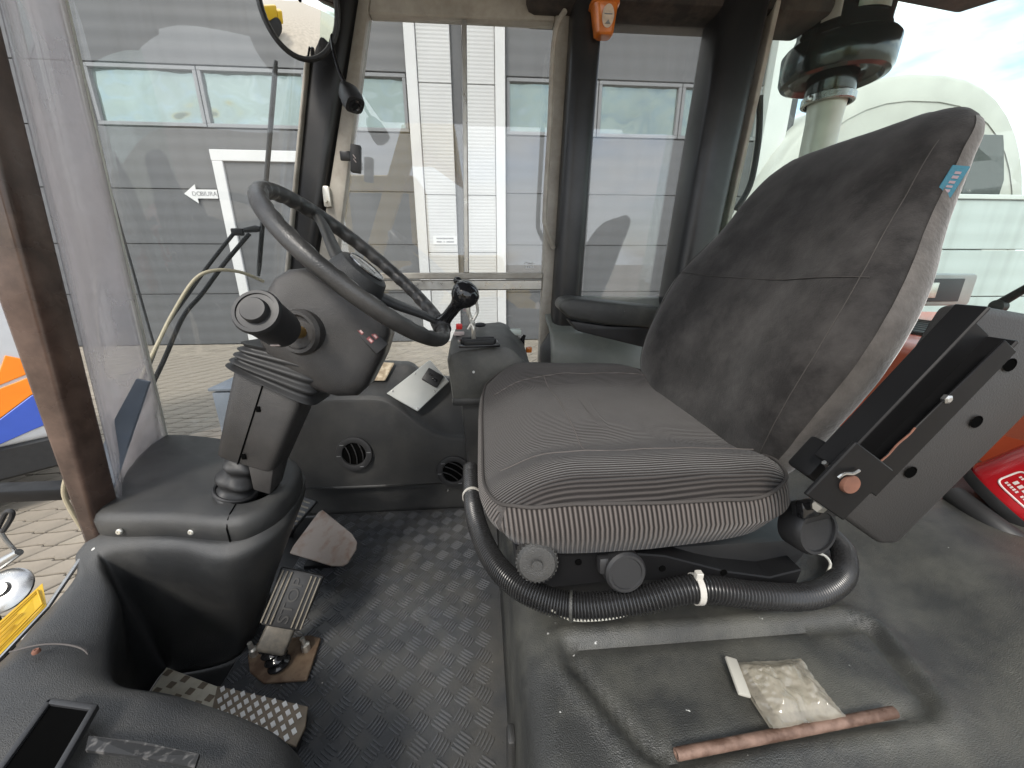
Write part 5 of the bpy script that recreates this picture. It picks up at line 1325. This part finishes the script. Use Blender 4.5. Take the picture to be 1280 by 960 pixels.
prints(-.25, .65, .034, .0035, 14); prints(-.2, .6, .042, .006, 7); prints(-.25, .65, .051, .003, 16); prints(-.1, .75, .078, .006, 8); prints(-.1, .75, .090, .0035, 14); prints(-.1, .75, .100, .0035, 13)

# ================================================================== JUST OUTSIDE THE GLASS
# windscreen wiper : blade, two arms, tapered base plate
wp = empty('windscreen_wiper', W(130, 600, y=.80), 'black twin-arm wiper with upright blade outside the windscreen', 'wiper')
def wsc(u, v, off=.03):
    """point where the sight line meets the windscreen, pushed outside"""
    best = None
    d = W(u, v, y=1.0) - CAM
    for i in range(41):
        for j in range(41):
            p = wsurf(i / 40, j / 40); e = ((p - CAM).normalized() - d.normalized()).length
            if best is None or e < best[0]: best = (e, p)
    t = (best[1] - CAM).length / d.length
    return CAM + d * (t + off / d.length)
b0, b1 = wsc(345, 76), wsc(323, 345)
b = B(); b.tube([b0, lerp(b0, b1, .05), lerp(b0, b1, .95), b1], [.004, .006, .006, .004], 8); bl = obj('blade', b, 'rubber', wp)
m0 = V((.006, -.010, 0)); b = B(); b.tube([lerp(b0, b1, t) + m0 * math.sin(math.pi * t) * 1.6 for t in [k / 14 for k in range(1, 14)]], .0045, 8); obj('blade_carrier', b, 'painted_steel', bl)
hd = wsc(320, 286)
b = B(); b.tube([hd + V((-.03, 0, -.004)), hd, hd + V((.012, 0, 0))], [.006, .009, .006], 10); b.box(wsc(297, 290), (.03, .012, .018), bev=.004); obj('arm_head', b, 'painted_steel', wp)
a0_ = [wsc(292, 292), wsc(262, 330), wsc(232, 372), wsc(205, 412), wsc(185, 460), wsc(168, 500)]
b = B(); b.tube(spline(a0_, 30), .0045, 8); obj('arm', b, 'painted_steel', wp)
a1_ = [wsc(312, 292), wsc(280, 330), wsc(252, 368), wsc(229, 396), wsc(205, 450), wsc(185, 492), wsc(160, 545)]
b = B(); b.tube(spline(a1_, 30), .0052, 8); obj('arm', b, 'painted_steel', wp)
yb = .66
bpq = [W(105, 612, y=yb), W(140, 612, y=yb), W(158, 560, y=yb + .08), W(186, 478, y=yb + .18), W(170, 474, y=yb + .18), W(140, 530, y=yb + .08)]
b = B()
for i in range(3):
    pass
b.loft([[bpq[0], bpq[1], bpq[1] + V((0, .006, 0)), bpq[0] + V((0, .006, 0))], [bpq[5], bpq[2], bpq[2] + V((0, .006, 0)), bpq[5] + V((0, .006, 0))], [bpq[4], bpq[3], bpq[3] + V((0, .006, 0)), bpq[4] + V((0, .006, 0))]]); obj('base_plate', b, 'blue_steel', wp, smooth=20)
b = B(); b.lathe([(.006, 0), (.006, .002), (.003, .003), (0, .003)], frame(W(109, 602, y=yb - .002), (1, 0, 0), (0, -1, 0)), 10); obj('plate_screw', b, 'steel', wp)
# cream washer hose tied along the arm
cpts = [wsc(330, 352, .02), wsc(300, 340, .02), wsc(268, 338, .02), wsc(243, 350, .02), wsc(216, 392, .018), wsc(196, 432, .018), wsc(178, 470, .018), wsc(166, 500, .018), W(163, 530, y=.85), W(150, 552, y=.80), W(128, 572, y=.76), W(104, 576, y=.74), W(86, 592, y=.72), W(80, 616, y=.72), W(90, 640, y=.72), W(104, 662, y=.72)]
b = B(); b.tube(spline(cpts, 90), .0042, 10); tag(obj('washer_hose', b, 'cable_cream'), 'cream washer hose tied along the wiper arm', 'hose')
b = B()
# steel box ahead of the windscreen
bx = empty('steel_box', W(285, 545, y=1.35), 'blue-grey steel box standing outside beyond the windscreen', 'box')
y1 = 1.40; y2 = 1.62
f = [W(263, 487, y=y1), W(340, 487, y=y1)]
zt2 = f[0].z; xL = f[0].x; zb2 = W(275, 548, y=y1).z - .1
b = B(); b.box(((xL + .12), (y1 + y2) / 2, (zt2 + zb2) / 2 - .006), (.24, y2 - y1, zt2 - zb2 - .012), bev=.006); obj('box_body', b, 'blue_steel', bx)
b = B(); b.box((xL + .12, (y1 + y2) / 2, zt2), (.252, y2 - y1 + .012, .012), bev=.003); obj('box_lid', b, 'blue_steel', bx)
b = B(); b.lathe([(.008, -.002), (.008, .002), (0, .003)], frame(W(290, 507, y=y1 - .001), (1, 0, 0), (0, -1, 0)), 12); obj('box_lock', b, 'rubber', bx)
# black step rail and chrome latch outside the near opening, yellow decal plate
rx0, rx1, rz = W(-120, 612, y=.95).x, -.80, W(40, 614, y=.95).z
rl_ = empty('step_rail', (rx0, .95, GZ), 'black horizontal rail outside beside the brown pillar foot', 'rail')
b = B(); b.box(((rx0 + rx1) / 2, .95, rz), (rx1 - rx0, .05, .034), bev=.006); obj('bar', b, 'painted_steel', rl_)
b = B(); b.box((rx0 + .02, .95, (rz + GZ) / 2), (.04, .045, rz - GZ), bev=.004); obj('post', b, 'painted_steel', rl_)
lt = empty('door_latch', W(5, 740, y=.60), 'chrome latch with looped lever and round plate left of yellow decal', 'latch')
b = B(); b.tube(spline([W(-8, 672, y=.6), W(0, 655, y=.6), W(8, 640, y=.6), W(15, 640, y=.6), W(14, 648, y=.6), W(4, 664, y=.6)], 24), .0035, 8); obj('loop_lever', b, 'rubber', lt)
b = B(); b.tube([W(-6, 655, y=.6), W(8, 676, y=.6), W(22, 692, y=.6)], .003, 8); b.tube([W(-20, 715, y=.58), W(0, 705, y=.585), W(24, 690, y=.59)], [.010, .009, .006], 12); obj('latch_arm', b, 'steel', lt)
b = B(); b.lathe([(.034, -.004), (.034, .0), (.028, .004), (.012, .006), (.010, .012), (0, .012)], frame(W(5, 738, y=.56), (1, 0, 0), (.2, -.6, .75)), 32); obj('round_plate', b, 'steel', lt)
b = B(); b.tube([W(5, 742, y=.568), W(-40, 760, y=.60), V((-1.0, .62, .10)), V((-.72, .62, .05))], .006, 10); obj('mount_rod', b, 'steel', lt)
yd = empty('decal_panel', W(30, 790, z=.20), 'yellow warning decal on a clear edge panel left of the footwell moulding', 'decal')
k0, k1, k2, k3 = W(53, 729, y=.53), W(58, 757, y=.50), W(-30, 850, y=.40), W(-60, 830, y=.42)
kn = (k1 - k0).cross(k3 - k0).normalized()
b = B(); b.prism([k0, k1, k2, k3], kn * .002); dp = obj('decal', b, 'yellow', yd, smooth=None)
if kn.dot(CAM - k0) < 0: kn = -kn
def dl(s0_, t0_, s1_, t1_, r=.0012):
    P = lambda s_, t: lerp(lerp(k0, k3, s_), lerp(k1, k2, s_), t) + kn * .0024
    b.tube([P(s0_, t0_), P(s1_, t1_)], r, 6)
b = B(); dl(.07, .14, .98, .14); dl(.07, .14, .05, .84); dl(.05, .84, .98, .84); obj('decal_border', b, 'yellow_dark', dp)
b = B(); dl(.35, .32, .95, .32, .0009); dl(.30, .46, .95, .46, .0009); dl(.42, .60, .95, .60, .0009); dl(.28, .72, .9, .72, .0007); obj('decal_print', b, 'yellow_dark', dp)
b = B(); b.tube([W(100, 700, y=.57), k1 + V((0, .0, -.004)), k2 + V((0, 0, -.004))], .0032, 8); obj('edge_strip', b, 'steel', yd)

# ---- behind the rear window
pc = V((.972, 1.18, 0))
pre = empty('air_precleaner', (pc.x, pc.y, .3), 'dark green bowl-shaped air precleaner on pale intake pipe behind rear window', 'air precleaner')
zc_ = W(1040, 76, y=1.18).z
Mpc = Matrix.Translation((pc.x, pc.y, zc_))
b = B(); b.lathe([(.075, .20), (.100, .20), (.104, .19), (.100, .06), (.104, .052), (.104, .036), (.122, .030), (.128, .022), (.126, -.035), (.120, -.046), (.108, -.050), (.100, -.038), (.070, -.030), (.058, -.034)], Mpc, 48, cap=False); obj('bowl', b, 'pre_green', pre, smooth=40)
b = B(); b.lathe([(.058, -.02), (.057, -.075), (.054, -.085), (.058, -.086), (.058, -.1), (.05, -.1)], Mpc, 36, cap=False); obj('neck', b, 'pre_green', pre)
b = B(); b.lathe([(.060, -.082), (.062, -.084), (.062, -.100), (.060, -.102), (.054, -.102)], Mpc, 36, cap=False); b.box((-.062, -.01, -.092), (.018, .014, .014), Mpc, bev=.003); obj('hose_clamp', b, 'steel', pre)
b = B(); b.lathe([(.046, -.09), (.042, -.14), (.042, -.20), (.045, -.9)], Mpc, 30, cap=False); obj('intake_pipe', b, 'pipe_pale', pre)
def curved_label(a0, a1, h0, h1, r, mat):
    bb = B(); bb.grid([[Mpc @ V((r * math.cos(lerp(a0, a1, i / 8)), r * math.sin(lerp(a0, a1, i / 8)), h)) for i in range(9)] for h in (h0, h1)]); obj('label', bb, mat, pre, solid=.0005)
curved_label(-2.05, -1.25, .07, .115, .1025, 'pre_label'); curved_label(-2.75, -2.35, .06, .12, .1025, 'label_white')
hd_ = empty('engine_hood', (1.5, 1.1, .2), 'red engine hood with grille behind the seat', 'engine hood')
b = B(); b.hexa([(1.02, .2, .25), (2.6, .2, .25), (2.6, 1.75, .25), (1.02, 1.75, .25), (1.02, .22, .565), (2.6, .24, .52), (2.6, 1.7, .52), (1.02, 1.72, .565)], bev=.04, seg=3); obj('hood_panel', b, 'hood_red', hd_)
for k in range(7):
    b = B(); b.box((1.22 + k * .055, 1.08, .565 - k * .0016), (.020, .42, .012), bev=.003, seg=1); obj('grille_slat', b, 'rubber', hd_)
lb = empty('work_lamp', (1.55, 1.25, .60), 'pale boxy work lamp on the red engine hood', 'lamp')
b = B(); b.box((1.56, 1.27, .665), (.22, .12, .105), bev=.012); obj('lamp_body', b, material('lamp_grey', (.42, .42, .40), .5), lb)
b = B(); b.box((1.54, 1.2085, .665), (.15, .006, .075), bev=.002); obj('lamp_face', b, 'wall_dark', lb)
b = B(); b.box((1.50, 1.204, .665), (.04, .006, .05), bev=.002); obj('lamp_bulb', b, 'zinc', lb)
rw_ = empty('rear_wiper', W(1250, 382, x=.98), 'dark rear wiper arm crossing the bottom of rear window', 'wiper')
b = B(); b.tube([W(1246, 384, x=.98), W(1252, 378, x=.98), W(1300, 350, x=.98)], [.007, .008, .006], 10); obj('arm', b, 'painted_steel', rw_)
b = B(); b.lathe([(.012, -.006), (.012, .006), (.006, .009), (0, .009)], frame(W(1248, 383, x=.975), (0, 1, 0), (-1, 0, 0)), 16); obj('arm_pivot', b, 'rubber', rw_)
b = B(); b.tube(spline([W(950, 120, y=1.16), W(948, 175, y=1.16), W(938, 230, y=1.16), W(920, 262, y=1.16)], 20), .008, 10); tag(obj('rear_cable', b, 'rubber'), 'thick black cable hanging down beside the rear pillar', 'cable')
